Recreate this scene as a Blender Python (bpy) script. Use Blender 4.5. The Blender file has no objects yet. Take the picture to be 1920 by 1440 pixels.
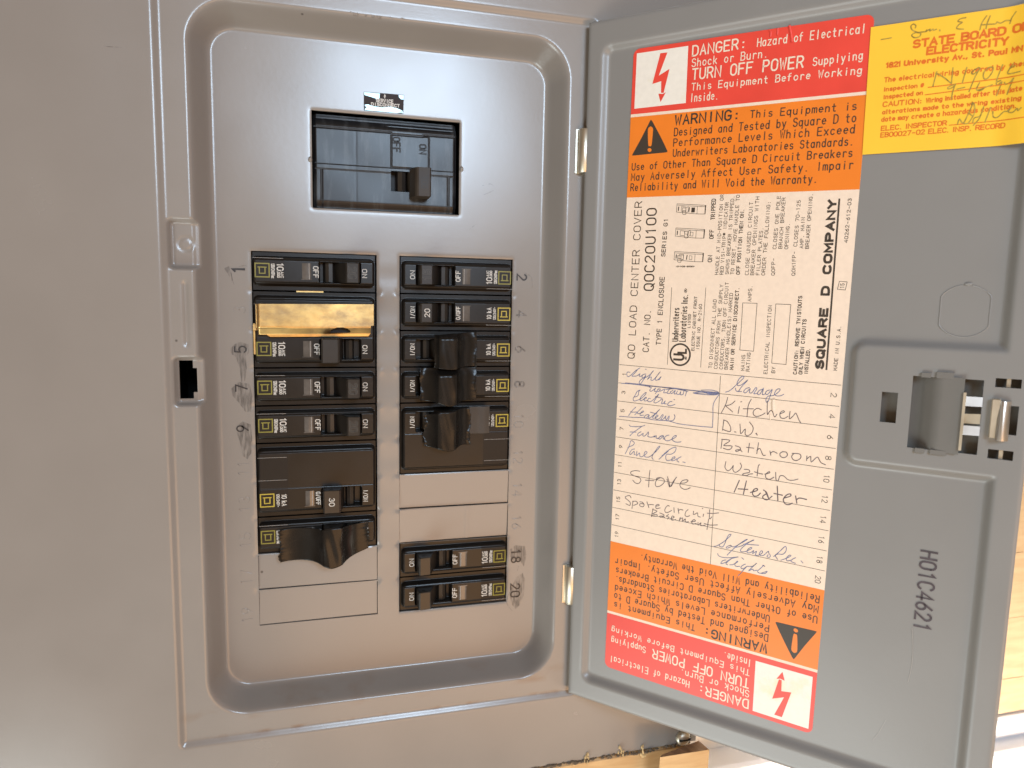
import bpy, math, random
import numpy as np
from mathutils import Matrix, Vector

random.seed(7)
S = bpy.context.scene
COL = S.collection
MM = 0.001

# ------------------------------------------------------------------ camera
# scene measures in millimetres: x right, y up, z out of the panel towards the viewer;
# dead front of the panel is z = 0.  Blender gets (x, -z, y) * 0.001
CAM_R = (-0.12733754, -0.26921946, 0.02067239)
CAM_C = np.array([-37.1935, 75.9145, 372.4062])
CAM_F = 1344.04
PW, PH = 1920, 1440


def rot(rx, ry, rz):
    cx, sx, cy, sy, cz, sz = math.cos(rx), math.sin(rx), math.cos(ry), math.sin(ry), math.cos(rz), math.sin(rz)
    a = np.array([[cz, -sz, 0], [sz, cz, 0], [0, 0, 1]])
    b = np.array([[cy, 0, sy], [0, 1, 0], [-sy, 0, cy]])
    c = np.array([[1, 0, 0], [0, cx, -sx], [0, sx, cx]])
    return a @ b @ c


CM = rot(*CAM_R)


def BL(p):
    return (p[0] * MM, -p[2] * MM, p[1] * MM)


cam_d = bpy.data.cameras.new('camera')
cam = bpy.data.objects.new('camera', cam_d)
COL.objects.link(cam)
T3 = np.array([[1, 0, 0], [0, 0, -1], [0, 1, 0]])
RB = T3 @ CM
cam.matrix_world = Matrix([list(RB[i]) + [BL(CAM_C)[i]] for i in range(3)] + [[0, 0, 0, 1]])
cam_d.sensor_width = 36.0
cam_d.lens = CAM_F / PW * 36.0
cam_d.clip_start = 0.01
cam_d.clip_end = 50
cam_d.dof.use_dof = True
cam_d.dof.focus_distance = 0.345
cam_d.dof.aperture_fstop = 14.0
S.camera = cam

# ------------------------------------------------------------------ light
world = bpy.data.worlds.new('World')
S.world = world
world.use_nodes = True
wn = world.node_tree.nodes
# a room: bright in front of the panel, dimmer towards floor, ceiling and sides
wl = world.node_tree.links
w_tc = wn.new('ShaderNodeTexCoord')
w_sep = wn.new('ShaderNodeSeparateXYZ')
wl.new(w_tc.outputs['Generated'], w_sep.inputs[0])
w_mr = wn.new('ShaderNodeMapRange')
w_mr.inputs['From Min'].default_value = -1.0
w_mr.inputs['From Max'].default_value = 0.1
w_mr.inputs['To Min'].default_value = 1.22
w_mr.inputs['To Max'].default_value = 0.22
wl.new(w_sep.outputs['Y'], w_mr.inputs['Value'])
w_mx = wn.new('ShaderNodeMix')
w_mx.data_type = 'RGBA'
w_mx.blend_type = 'MULTIPLY'
w_mx.inputs[0].default_value = 1.0
w_mx.inputs[6].default_value = (1.0, 0.67, 0.40, 1)
wl.new(w_mr.outputs['Result'], w_mx.inputs[7])
wl.new(w_mx.outputs[2], wn['Background'].inputs[0])
wn['Background'].inputs[1].default_value = 0.51


def area(name, loc, target, sx, sy, power, color):
    d = bpy.data.lights.new(name, 'AREA')
    d.shape = 'RECTANGLE'
    d.size, d.size_y = sx, sy
    d.energy = power
    d.color = color
    o = bpy.data.objects.new(name, d)
    COL.objects.link(o)
    o.location = BL(loc)
    v = Vector(BL(target)) - Vector(BL(loc))
    o.rotation_euler = v.to_track_quat('-Z', 'Y').to_euler()
    return o


area('window_light', (150, 430, 1150), (0, 120, 0), 0.34, 0.32, 10.0, (0.60, 0.79, 1.0))
area('room_light', (330, -540, 1130), (60, -40, 0), 0.8, 0.6, 4.9, (1.0, 0.54, 0.24))
area('floor_light', (-470, -780, 450), (200, -130, 95), 0.6, 0.5, 8.4, (0.84, 0.94, 0.94))
sp = area('sun_patch_light', (620, -420, 330), (440, -240, -20), 0.15, 0.15, 0.8, (1.0, 0.90, 0.74))
sp.data.spread = math.radians(70)

S.view_settings.view_transform = 'Standard'
try:
    S.view_settings.look = 'None'
except Exception:
    pass
S.view_settings.exposure = 0.0
S.view_settings.gamma = 1.0
S.view_settings.use_curve_mapping = False


# ------------------------------------------------------------------ materials
def mat(name, col, rough=0.5, metal=0.0, spec=0.5, bump=None, var=None, coat=0.0, wear=None):
    """bump=(scale,strength,dist)  var=(scale,amount)  wear=(colour,scale,lo,hi[,stretch])"""
    m = bpy.data.materials.new(name)
    m.use_nodes = True
    nt = m.node_tree
    N, L = nt.nodes, nt.links
    b = N['Principled BSDF']
    b.inputs['Base Color'].default_value = (*col, 1)
    b.inputs['Roughness'].default_value = rough
    b.inputs['Metallic'].default_value = metal
    b.inputs['Specular IOR Level'].default_value = spec
    b.inputs['Coat Weight'].default_value = coat
    tc = N.new('ShaderNodeTexCoord')
    src = None
    if var:
        n = N.new('ShaderNodeTexNoise')
        n.inputs['Scale'].default_value = var[0]
        n.inputs['Detail'].default_value = 5
        L.new(tc.outputs['Object'], n.inputs['Vector'])
        r = N.new('ShaderNodeValToRGB')
        k = var[1]
        r.color_ramp.elements[0].position = 0.3
        r.color_ramp.elements[1].position = 0.7
        r.color_ramp.elements[0].color = (*[c * (1 - k) for c in col], 1)
        r.color_ramp.elements[1].color = (*[min(1, c * (1 + k)) for c in col], 1)
        L.new(n.outputs['Fac'], r.inputs['Fac'])
        src = r.outputs['Color']
        L.new(src, b.inputs['Base Color'])
        mr = N.new('ShaderNodeMapRange')
        mr.inputs['To Min'].default_value = max(0.02, rough - 0.06)
        mr.inputs['To Max'].default_value = rough + 0.06
        L.new(n.outputs['Fac'], mr.inputs['Value'])
        L.new(mr.outputs['Result'], b.inputs['Roughness'])
    if wear:
        mp = N.new('ShaderNodeMapping')
        mp.inputs['Scale'].default_value = wear[4] if len(wear) > 4 else (1, 1, 1)
        L.new(tc.outputs['Object'], mp.inputs['Vector'])
        n = N.new('ShaderNodeTexNoise')
        n.inputs['Scale'].default_value = wear[1]
        n.inputs['Detail'].default_value = 8
        n.inputs['Roughness'].default_value = 0.65
        L.new(mp.outputs['Vector'], n.inputs['Vector'])
        mr = N.new('ShaderNodeMapRange')
        mr.inputs['From Min'].default_value = wear[2]
        mr.inputs['From Max'].default_value = wear[3]
        L.new(n.outputs['Fac'], mr.inputs['Value'])
        mx = N.new('ShaderNodeMix')
        mx.data_type = 'RGBA'
        L.new(mr.outputs['Result'], mx.inputs[0])
        if src:
            L.new(src, mx.inputs[6])
        else:
            mx.inputs[6].default_value = (*col, 1)
        mx.inputs[7].default_value = (*wear[0], 1)
        L.new(mx.outputs[2], b.inputs['Base Color'])
    if bump:
        n = N.new('ShaderNodeTexNoise')
        n.inputs['Scale'].default_value = bump[0]
        n.inputs['Detail'].default_value = 3
        L.new(tc.outputs['Object'], n.inputs['Vector'])
        bp = N.new('ShaderNodeBump')
        bp.inputs['Strength'].default_value = bump[1]
        bp.inputs['Distance'].default_value = bump[2] * MM
        L.new(n.outputs['Fac'], bp.inputs['Height'])
        L.new(bp.outputs['Normal'], b.inputs['Normal'])
    return m


def paint_material():
    """grey enamel with orange peel, grime and rust that has settled in the lower channel"""
    m = mat('grey_enamel', (0.228, 0.210, 0.192), 0.25, spec=0.6, bump=(430, 0.32, 0.06), var=(22, 0.035))
    nt = m.node_tree
    N, L = nt.nodes, nt.links
    b = N['Principled BSDF']
    src = b.inputs['Base Color'].links[0].from_socket
    tc = N.new('ShaderNodeTexCoord')
    sep = N.new('ShaderNodeSeparateXYZ')
    L.new(tc.outputs['Object'], sep.inputs[0])

    def band(lo0, lo1, hi0, hi1):
        a = N.new('ShaderNodeMapRange')
        a.inputs['From Min'].default_value = lo0
        a.inputs['From Max'].default_value = lo1
        c = N.new('ShaderNodeMapRange')
        c.inputs['From Min'].default_value = hi0
        c.inputs['From Max'].default_value = hi1
        c.inputs['To Min'].default_value = 1
        c.inputs['To Max'].default_value = 0
        mu = N.new('ShaderNodeMath')
        mu.operation = 'MULTIPLY'
        L.new(sep.outputs['Z'], a.inputs['Value'])
        L.new(sep.outputs['Z'], c.inputs['Value'])
        L.new(a.outputs['Result'], mu.inputs[0])
        L.new(c.outputs['Result'], mu.inputs[1])
        return mu.outputs[0]

    ab = N.new('ShaderNodeMath')
    ab.operation = 'ABSOLUTE'
    L.new(sep.outputs['X'], ab.inputs[0])
    xm = N.new('ShaderNodeMapRange')
    xm.inputs['From Min'].default_value = .098
    xm.inputs['From Max'].default_value = .103
    xm.inputs['To Min'].default_value = 1
    xm.inputs['To Max'].default_value = 0
    L.new(ab.outputs[0], xm.inputs['Value'])

    def stain(src, bandout, scale, lo, hi, col, amt, stretch=(1, 1, 1)):
        mp = N.new('ShaderNodeMapping')
        mp.inputs['Scale'].default_value = stretch
        L.new(tc.outputs['Object'], mp.inputs['Vector'])
        n = N.new('ShaderNodeTexNoise')
        n.inputs['Scale'].default_value = scale
        n.inputs['Detail'].default_value = 6
        L.new(mp.outputs['Vector'], n.inputs['Vector'])
        mr = N.new('ShaderNodeMapRange')
        mr.inputs['From Min'].default_value = lo
        mr.inputs['From Max'].default_value = hi
        mr.inputs['To Max'].default_value = amt
        L.new(n.outputs['Fac'], mr.inputs['Value'])
        mu = N.new('ShaderNodeMath')
        mu.operation = 'MULTIPLY'
        L.new(mr.outputs['Result'], mu.inputs[0])
        m2 = N.new('ShaderNodeMath')
        m2.operation = 'MULTIPLY'
        L.new(bandout, m2.inputs[0])
        L.new(xm.outputs['Result'], m2.inputs[1])
        L.new(m2.outputs[0], mu.inputs[1])
        mx = N.new('ShaderNodeMix')
        mx.data_type = 'RGBA'
        L.new(mu.outputs[0], mx.inputs[0])
        L.new(src, mx.inputs[6])
        mx.inputs[7].default_value = (*col, 1)
        return mx.outputs[2]

    src = stain(src, band(-.1375, -.1350, -.1300, -.1262), 40, .50, .78, (.17, .10, .055), .6, (1, 1, 2))
    src = stain(src, band(-.1462, -.1448, -.1436, -.1424), 90, .52, .74, (.16, .09, .05), .65)
    # small dark specks all over
    v = N.new('ShaderNodeTexVoronoi')
    v.inputs['Scale'].default_value = 24
    L.new(tc.outputs['Object'], v.inputs['Vector'])
    mr = N.new('ShaderNodeMapRange')
    mr.inputs['From Min'].default_value = .012
    mr.inputs['From Max'].default_value = .020
    mr.inputs['To Min'].default_value = .8
    mr.inputs['To Max'].default_value = 0
    L.new(v.outputs['Distance'], mr.inputs['Value'])
    mx = N.new('ShaderNodeMix')
    mx.data_type = 'RGBA'
    L.new(mr.outputs['Result'], mx.inputs[0])
    L.new(src, mx.inputs[6])
    mx.inputs[7].default_value = (.06, .05, .045, 1)
    L.new(mx.outputs[2], b.inputs['Base Color'])
    return m


def smudge_material():
    m = bpy.data.materials.new('ink_smudge')
    m.use_nodes = True
    nt = m.node_tree
    N, L = nt.nodes, nt.links
    b = N['Principled BSDF']
    b.inputs['Base Color'].default_value = (.045, .036, .034, 1)
    b.inputs['Roughness'].default_value = .5
    tc = N.new('ShaderNodeTexCoord')
    mp = N.new('ShaderNodeMapping')
    mp.inputs['Scale'].default_value = (1, 1, .18)
    L.new(tc.outputs['Object'], mp.inputs['Vector'])
    n = N.new('ShaderNodeTexNoise')
    n.inputs['Scale'].default_value = 900
    n.inputs['Detail'].default_value = 4
    L.new(mp.outputs['Vector'], n.inputs['Vector'])
    mr = N.new('ShaderNodeMapRange')
    mr.inputs['From Min'].default_value = .36
    mr.inputs['From Max'].default_value = .72
    mr.inputs['To Min'].default_value = 0.0
    mr.inputs['To Max'].default_value = .48
    L.new(n.outputs['Fac'], mr.inputs['Value'])
    L.new(mr.outputs['Result'], b.inputs['Alpha'])
    return m


M = {}
M['paint'] = paint_material()
M['paint_door'] = mat('grey_enamel_door', (0.222, 0.216, 0.205), 0.36, spec=0.5, bump=(420, 0.3, 0.08), var=(18, 0.03))
M['emboss'] = M['paint']
M['smudge'] = smudge_material()
M['ink'] = mat('black_marker_ink', (.022, .017, .016), .45)
M['dark'] = mat('recess_shade', (.006, .006, .007), .6)  # near-black standing in for shade: box inside, slot floors, holes, engraved letters
M['plastic'] = mat('brown_black_plastic', (.0105, .0086, .0072), .30, spec=.32, bump=(900, .12, .03), var=(60, .22),
                   wear=((.05, .045, .04), 55, .66, .95, (1, 1, 5)))
M['film'] = mat('brown_rating_film', (.013, .0095, .007), .42, spec=.25, bump=(1200, .1, .02), var=(70, .12))
M['handle'] = mat('handle_plastic', (.017, .0138, .0112), .34, bump=(700, .12, .02), var=(90, .2))
M['main_plastic'] = mat('scuffed_glare_plastic', (.013, .013, .014), .33, spec=.34, bump=(300, .25, .05), var=(40, .3),
     wear=((.085, .09, .094), 60, .50, .84, (3, 1, .7)))  # pale blue-grey mottling: scuffs together with painted highlight patches
M['main_handle'] = mat('brown_black_handle', (.034, .026, .019), .5, spec=.3, var=(90, .2))
M['mark_glint'] = mat('moulded_mark_glint', (.075, .066, .055), .4)  # pale outline painting the highlight round moulded handle digits
M['tape'] = mat('black_vinyl_tape', (.008, .0069, .006), .26, spec=.28, bump=(60, .15, .25), var=(70, .3))
M['tape_matte'] = mat('worn_vinyl_tape', (.024, .021, .018), .42, bump=(120, .3, .3), var=(70, .3))
M['logo'] = mat('olive_yellow_ink', (.18, .16, .02), .45, var=(300, .15))
M['logo_bright'] = mat('yellow_ink', (.37, .285, .03), .45, var=(300, .1))
M['white'] = mat('white_print', (.50, .48, .44), .5)
M['grey_print'] = mat('grey_print', (.33, .31, .29), .5)
M['groove'] = mat('groove_shade', (.010, .010, .010), .5)  # dark lines painting the shade in grooves, slots and stamped marks
M['lens'] = mat('clear_window_plastic', (.075, .07, .066), .14, spec=.8, bump=(120, .1, .05), var=(260, .25))
M['brass'] = mat('yellow_zinc_plate', (.62, .42, .165), .38, metal=1.0, bump=(70, .8, .35), var=(60, .2), wear=((.30, .205, .11), 60, .46, .70, (1, 1, 1.6)))
M['zinc'] = mat('zinc_plate', (.64, .60, .50), .42, metal=1.0, bump=(300, .2, .05), var=(90, .15))
M['chrome'] = mat('bright_spring_steel', (.60, .585, .55), .36, metal=1.0, var=(120, .08))
M['grey_plastic'] = mat('grey_latch_plastic', (.15, .142, .128), .5, bump=(900, .2, .05), var=(60, .06))
M['paper'] = mat('cream_label_paper', (.80, .645, .505), .55, bump=(900, .3, .03), var=(420, .035))
M['paper_white'] = mat('white_label_paper', (.79, .745, .66), .5, bump=(900, .3, .03), var=(420, .03),
                       wear=((.78, .68, .42), 30, .58, .72))
M['red'] = mat('red_label_ink', (.740, .062, .040), .42, bump=(900, .2, .03), var=(60, .05))
M['orange'] = mat('orange_label_ink', (.800, .205, .018), .42, bump=(900, .2, .03), var=(60, .04))
M['print'] = mat('black_label_print', (.046, .034, .024), .5)
M['print_cream'] = mat('cream_label_print', (.78, .67, .52), .5)
M['pen_blue'] = mat('blue_ballpoint', (.15, .16, .27), .5, var=(900, .4))
M['pen_black'] = mat('black_ballpoint', (.115, .085, .09), .5, var=(900, .45))
M['yellow'] = mat('yellow_sticker_paper', (.90, .53, .035), .5, bump=(80, .15, .2), var=(40, .03))
M['red_print'] = mat('red_sticker_print', (.70, .15, .012), .5)
M['pencil'] = mat('pencil_on_yellow', (.38, .255, .04), .55, var=(700, .4))
M['stamp'] = mat('stamped_purple_ink', (.062, .047, .054), .55, var=(500, .35))
M['foil'] = mat('foil_reflection', (.34, .46, .47), .42, metal=1.0, bump=(160, .5, .2))  # turquoise reflections on the foil, painted as pale patches
M['foil_dark'] = mat('dark_foil', (.035, .027, .026), .55, spec=.15)


def wood_material(name, c1, c2, axis_scale, rough=.55):
    m = mat(name, c1, rough, bump=(220, .3, .15))
    nt = m.node_tree
    N, L = nt.nodes, nt.links
    b = N['Principled BSDF']
    tc = N.new('ShaderNodeTexCoord')
    mp = N.new('ShaderNodeMapping')
    mp.inputs['Scale'].default_value = axis_scale
    L.new(tc.outputs['Object'], mp.inputs['Vector'])
    n = N.new('ShaderNodeTexNoise')
    n.inputs['Scale'].default_value = 30
    n.inputs['Detail'].default_value = 7
    n.inputs['Distortion'].default_value = .6
    L.new(mp.outputs['Vector'], n.inputs['Vector'])
    r = N.new('ShaderNodeValToRGB')
    r.color_ramp.elements[0].position = .35
    r.color_ramp.elements[1].position = .68
    r.color_ramp.elements[0].color = (*c1, 1)
    r.color_ramp.elements[1].color = (*c2, 1)
    L.new(n.outputs['Fac'], r.inputs['Fac'])
    L.new(r.outputs['Color'], b.inputs['Base Color'])
    return m


M['pine'] = wood_material('pine_board', (.50, .31, .14), (.62, .43, .22), (1, 8, 8))
M['endgrain'] = wood_material('dark_end_grain', (.20, .10, .045), (.36, .20, .10), (8, 2, 2))
M['fuzz'] = mat('dark_insulation_fluff', (.10, .075, .05), .9, var=(200, .4))
M['fuzz_tan'] = mat('tan_insulation_fluff', (.55, .40, .20), .9, var=(200, .3))
M['wall'] = mat('white_wall_paint', (.82, .80, .76), .6, bump=(60, .2, .5), var=(10, .03))
M['plank'] = wood_material('tan_plank', (.42, .28, .15), (.50, .35, .20), (1, 6, 6))
M['trim'] = mat('white_trim_paint', (.84, .85, .88), .45, var=(12, .02))


# ------------------------------------------------------------------ mesh builder
class MB:
    def __init__(self):
        self.v, self.f, self.m, self.sm = [], [], [], []
        self.mats = []

    def mi(self, m):
        if m not in self.mats:
            self.mats.append(m)
        return self.mats.index(m)

    def add(self, vs, fs, m, smooth=False):
        o = len(self.v)
        self.v.extend(tuple(map(float, p)) for p in vs)
        k = self.mi(m)
        for f in fs:
            self.f.append(tuple(o + i for i in f))
            self.m.append(k)
            self.sm.append(smooth)

    def poly(self, pts, m):
        self.add(pts, [tuple(range(len(pts)))], m)

    def box(self, lo, hi, m, fn=None, bev=0.0):
        x0, y0, z0 = lo
        x1, y1, z1 = hi
        if bev:
            b = bev
            vs, n = [], 0
            ring = lambda z, i: [(x0 + i, y0 + b, z), (x0 + b, y0 + i, z), (x1 - b, y0 + i, z), (x1 - i, y0 + b, z),
                                 (x1 - i, y1 - b, z), (x1 - b, y1 - i, z), (x0 + b, y1 - i, z), (x0 + i, y1 - b, z)]
            rings = [ring(z0, 0), ring(z1 - b, 0), [(min(max(p[0], x0 + b), x1 - b), min(max(p[1], y0 + b), y1 - b), z1)
                                                   for p in ring(z1, b * .6)]]
            for r in rings:
                vs += r
            fs = []
            for k in range(2):
                for j in range(8):
                    a, c = k * 8 + j, k * 8 + (j + 1) % 8
                    fs.append((a, c, c + 8, a + 8))
            fs.append(tuple(range(16, 24)))
            fs.append(tuple(reversed(range(8))))
        else:
            vs = [(x0, y0, z0), (x1, y0, z0), (x1, y1, z0), (x0, y1, z0), (x0, y0, z1), (x1, y0, z1), (x1, y1, z1), (x0, y1, z1)]
            fs = [(3, 2, 1, 0), (4, 5, 6, 7), (0, 1, 5, 4), (1, 2, 6, 5), (2, 3, 7, 6), (3, 0, 4, 7)]
        if fn:
            vs = [fn(*p) for p in vs]
        self.add(vs, fs, m)

    def prism(self, prof, d0, d1, m, fn):
        """prof: closed 2-D profile, extruded from d0 to d1; fn(a,b,d) -> point"""
        n = len(prof)
        vs = [fn(a, b, d0) for a, b in prof] + [fn(a, b, d1) for a, b in prof]
        fs = [(i, (i + 1) % n, n + (i + 1) % n, n + i) for i in range(n)]
        fs += [tuple(reversed(range(n))), tuple(range(n, 2 * n))]
        self.add(vs, fs, m)

    def build(self, name, parent=None, loc=None, fix=True, link=True):
        me = bpy.data.meshes.new(name)
        vv = [BL(p) for p in self.v]
        me.from_pydata(vv, [], self.f)
        for m in self.mats:
            me.materials.append(m)
        me.polygons.foreach_set('material_index', self.m)
        me.polygons.foreach_set('use_smooth', self.sm)
        me.validate()
        me.update()
        if fix:
            import bmesh
            bm = bmesh.new()
            bm.from_mesh(me)
            bmesh.ops.recalc_face_normals(bm, faces=bm.faces)
            bm.to_mesh(me)
            bm.free()
        o = bpy.data.objects.new(name, me)
        if link:
            COL.objects.link(o)
        if parent:
            o.parent = parent
        if loc is not None:
            o.location = BL(loc)
        return o


def tag(o, label=None, cat=None, group=None, kind=None):
    for k, v in (('label', label), ('category', cat), ('group', group), ('kind', kind)):
        if v:
            o[k] = v
    return o


def empty(name, loc=(0, 0, 0), rz=0.0):
    o = bpy.data.objects.new(name, None)
    o.empty_display_size = .01
    COL.objects.link(o)
    o.location = BL(loc)
    # half turns about the axis that points out of the panel
    o.rotation_euler = (0, rz, 0)
    return o


def axis(breaks, step):
    out = [breaks[0]]
    for a, b, s in zip(breaks[:-1], breaks[1:], step if isinstance(step, list) else [step] * (len(breaks) - 1)):
        n = max(1, int(math.ceil((b - a) / s - 1e-6)))
        out += [a + (b - a) * (i + 1) / n for i in range(n)]
    return np.array(out)


def grid(mb, X, Y, Z, fn, holes, m, smooth=True, matfn=None, lip=None):
    """height field Z[j,i] over X,Y with rectangular holes; lip(z)-> depth the hole edges turn back"""
    nx, ny = len(X), len(Y)
    o = len(mb.v)
    for j in range(ny):
        for i in range(nx):
            mb.v.append(fn(X[i], Y[j], Z[j, i]))
    xc, yc = (X[1:] + X[:-1]) / 2, (Y[1:] + Y[:-1]) / 2
    keep = np.ones((ny - 1, nx - 1), bool)
    for (x0, x1, y0, y1) in holes:
        keep[np.ix_((yc > y0) & (yc < y1), (xc > x0) & (xc < x1))] = False
    k = mb.mi(m)
    for j in range(ny - 1):
        for i in range(nx - 1):
            if keep[j, i]:
                mb.f.append((o + j * nx + i, o + j * nx + i + 1, o + (j + 1) * nx + i + 1, o + (j + 1) * nx + i))
                mb.m.append(mb.mi(matfn(xc[i], yc[j])) if matfn else k)
                mb.sm.append(smooth)
    if lip is not None:
        pad = np.zeros((ny + 1, nx + 1), bool)
        pad[1:-1, 1:-1] = keep
        cache = {}

        def low(i, j):
            if (i, j) not in cache:
                cache[(i, j)] = (len(mb.v), len(mb.v) + 1)
                mb.v.append(fn(X[i], Y[j], Z[j, i]))
                mb.v.append(fn(X[i], Y[j], Z[j, i] - lip(X[i], Y[j])))
            return cache[(i, j)]
        for j in range(ny):
            for i in range(nx - 1):
                if pad[j, i + 1] != pad[j + 1, i + 1]:
                    a, b = low(i, j), low(i + 1, j)
                    mb.f.append((a[0], b[0], b[1], a[1]) if pad[j + 1, i + 1] else (b[0], a[0], a[1], b[1]))
                    mb.m.append(k)
                    mb.sm.append(False)
        for j in range(ny - 1):
            for i in range(nx):
                if pad[j + 1, i] != pad[j + 1, i + 1]:
                    a, b = low(i, j), low(i, j + 1)
                    mb.f.append((b[0], a[0], a[1], b[1]) if pad[j + 1, i + 1] else (a[0], b[0], b[1], a[1]))
                    mb.m.append(k)
                    mb.sm.append(False)


def ramp(s, w, r):
    """0 -> 1 over width w with rounded shoulders of length r"""
    s = np.clip(np.asarray(s, float), 0, w)
    k = 1.0 / (w - r)
    y = np.where(s < r, .5 * k * s * s / r,
                 np.where(s > w - r, 1 - .5 * k * (w - s) ** 2 / r, k * (s - r / 2)))
    return y


def sd_rr(x, y, x0, x1, y0, y1, r):
    """signed distance to a rounded rectangle, negative inside"""
    cx, cy, hx, hy = (x0 + x1) / 2, (y0 + y1) / 2, (x1 - x0) / 2, (y1 - y0) / 2
    qx, qy = np.abs(x - cx) - hx + r, np.abs(y - cy) - hy + r
    return np.hypot(np.maximum(qx, 0), np.maximum(qy, 0)) + np.minimum(np.maximum(qx, qy), 0) - r


# ------------------------------------------------------------------ picking points on the real surfaces
def ray(px, py):
    return CM @ np.array([(px - PW / 2) / CAM_F, -(py - PH / 2) / CAM_F, -1.0])


def F(px, py, z=0.0):
    """point of the plane z = const that the photograph shows at this pixel"""
    d = ray(px, py)
    t = (z - CAM_C[2]) / d[2]
    p = CAM_C + t * d
    return p[0], p[1]


ANG = math.radians(46.9)
DO = np.array([95.6, 0.0, 13.8])
EU = np.array([math.cos(ANG), 0, math.sin(ANG)])
EN = np.array([-math.sin(ANG), 0, math.cos(ANG)])


def D(u, v, n):
    """door coordinates -> panel coordinates"""
    p = DO + EU * u + EN * n
    return (p[0], v, p[2])


def G(px, py, n=0.0):
    """door coordinates (u, v) of a pixel on the door plane"""
    d = ray(px, py)
    t = ((DO + EN * n - CAM_C) @ EN) / (d @ EN)
    p = CAM_C + t * d
    return float((p - DO) @ EU), float(p[1])


# ------------------------------------------------------------------ stroke lettering
def arc(cx, cy, rx, ry, a0, a1, n=7):
    return [(cx + rx * math.cos(math.radians(a0 + (a1 - a0) * i / n)), cy + ry * math.sin(math.radians(a0 + (a1 - a0) * i / n))) for i in range(n + 1)]


GL = {}


def gl(c, *strokes):
    GL[c] = strokes


gl('A', [(0, 0), (.3, 1), (.6, 0)], [(.11, .36), (.49, .36)])
gl('B', [(0, .53), (0, 1)] + arc(.33, .765, .24, .235, 90, -90) + [(0, .53), (0, 0)] + arc(.33, .265, .27, .265, -90, 90))
gl('C', arc(.3, .7, .3, .3, 25, 180) + arc(.3, .3, .3, .3, 180, 335))
gl('D', [(0, 0), (0, 1)] + arc(.25, .65, .35, .35, 90, 0) + arc(.25, .35, .35, .35, 0, -90) + [(0, 0)])
gl('E', [(.57, 1), (0, 1), (0, 0), (.57, 0)], [(0, .52), (.48, .52)])
gl('F', [(.57, 1), (0, 1), (0, 0)], [(0, .52), (.48, .52)])
gl('G', arc(.3, .7, .3, .3, 25, 180) + arc(.3, .3, .3, .3, 180, 360) + [(.6, .45), (.32, .45)])
gl('H', [(0, 0), (0, 1)], [(.6, 0), (.6, 1)], [(0, .52), (.6, .52)])
gl('I', [(.3, 0), (.3, 1)])
gl('J', [(.5, 1), (.5, .27)] + arc(.25, .27, .25, .27, 0, -180))
gl('K', [(0, 0), (0, 1)], [(.57, 1), (0, .38)], [(.2, .6), (.6, 0)])
gl('L', [(0, 1), (0, 0), (.56, 0)])
gl('M', [(0, 0), (0, 1), (.3, .35), (.6, 1), (.6, 0)])
gl('N', [(0, 0), (0, 1), (.6, 0), (.6, 1)])
gl('O', arc(.3, .7, .3, .3, 0, 180) + arc(.3, .3, .3, .3, 180, 360) + [(.6, .7)])
gl('P', [(0, 0), (0, 1)] + arc(.32, .74, .26, .26, 90, -90) + [(0, .48)])
gl('Q', arc(.3, .7, .3, .3, 0, 180) + arc(.3, .3, .3, .3, 180, 360) + [(.6, .7)], [(.35, .25), (.62, -.08)])
gl('R', [(0, 0), (0, 1)] + arc(.32, .74, .26, .26, 90, -90) + [(0, .48)], [(.33, .48), (.6, 0)])
gl('S', arc(.3, .755, .27, .245, 20, 180) + arc(.3, .755, .27, .235, 180, 270)[1:] + arc(.3, .265, .3, .255, 90, 0)[1:] + arc(.3, .265, .3, .265, 0, -160)[1:])
gl('T', [(0, 1), (.6, 1)], [(.3, 1), (.3, 0)])
gl('U', [(0, 1), (0, .3)] + arc(.3, .3, .3, .3, 180, 360) + [(.6, 1)])
gl('V', [(0, 1), (.3, 0), (.6, 1)])
gl('W', [(0, 1), (.14, 0), (.3, .75), (.46, 0), (.6, 1)])
gl('X', [(0, 0), (.6, 1)], [(0, 1), (.6, 0)])
gl('Y', [(0, 1), (.3, .48), (.6, 1)], [(.3, .48), (.3, 0)])
gl('Z', [(0, 1), (.6, 1), (0, 0), (.6, 0)])
gl('0', *GL['O'])
gl('1', [(.14, .8), (.32, 1), (.32, 0)])
gl('2', arc(.3, .72, .28, .28, 165, -20) + [(0, 0), (.6, 0)])
gl('3', arc(.28, .76, .26, .24, 150, -85) + arc(.29, .27, .3, .27, 85, -155))
gl('4', [(.45, 0), (.45, 1), (0, .3), (.62, .3)])
gl('5', [(.54, 1), (.08, 1), (.04, .52)] + arc(.29, .32, .3, .32, 125, -150))
gl('6', [(.48, 1), (.1, .5)] + arc(.3, .3, .28, .3, 150, 510, 12))
gl('7', [(0, 1), (.6, 1), (.22, 0)])
gl('8', arc(.3, .76, .24, .24, -90, 270, 12), arc(.3, .26, .29, .26, 90, 450, 12))
gl('9', [(.12, 0), (.5, .5)] + arc(.3, .7, .28, .3, -30, 330, 12))
gl('a', arc(.27, .33, .25, .33, 0, 360, 12), [(.52, .66), (.52, 0)])
gl('b', [(.04, 1), (.04, 0)], arc(.3, .33, .25, .33, 180, 540, 12))
gl('c', arc(.3, .33, .26, .33, 40, 320, 10))
gl('d', arc(.27, .33, .25, .33, 0, 360, 12), [(.53, 1), (.53, 0)])
gl('e', [(.05, .36), (.55, .36)] + arc(.3, .34, .25, .32, 10, 315, 11))
gl('f', [(.18, 0), (.18, .78)] + arc(.38, .78, .2, .22, 180, 75, 5), [(.02, .62), (.44, .62)])
gl('g', arc(.27, .35, .25, .31, 0, 360, 12), [(.53, .66), (.53, -.1)] + arc(.28, -.08, .25, .22, 0, -160, 6))
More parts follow.
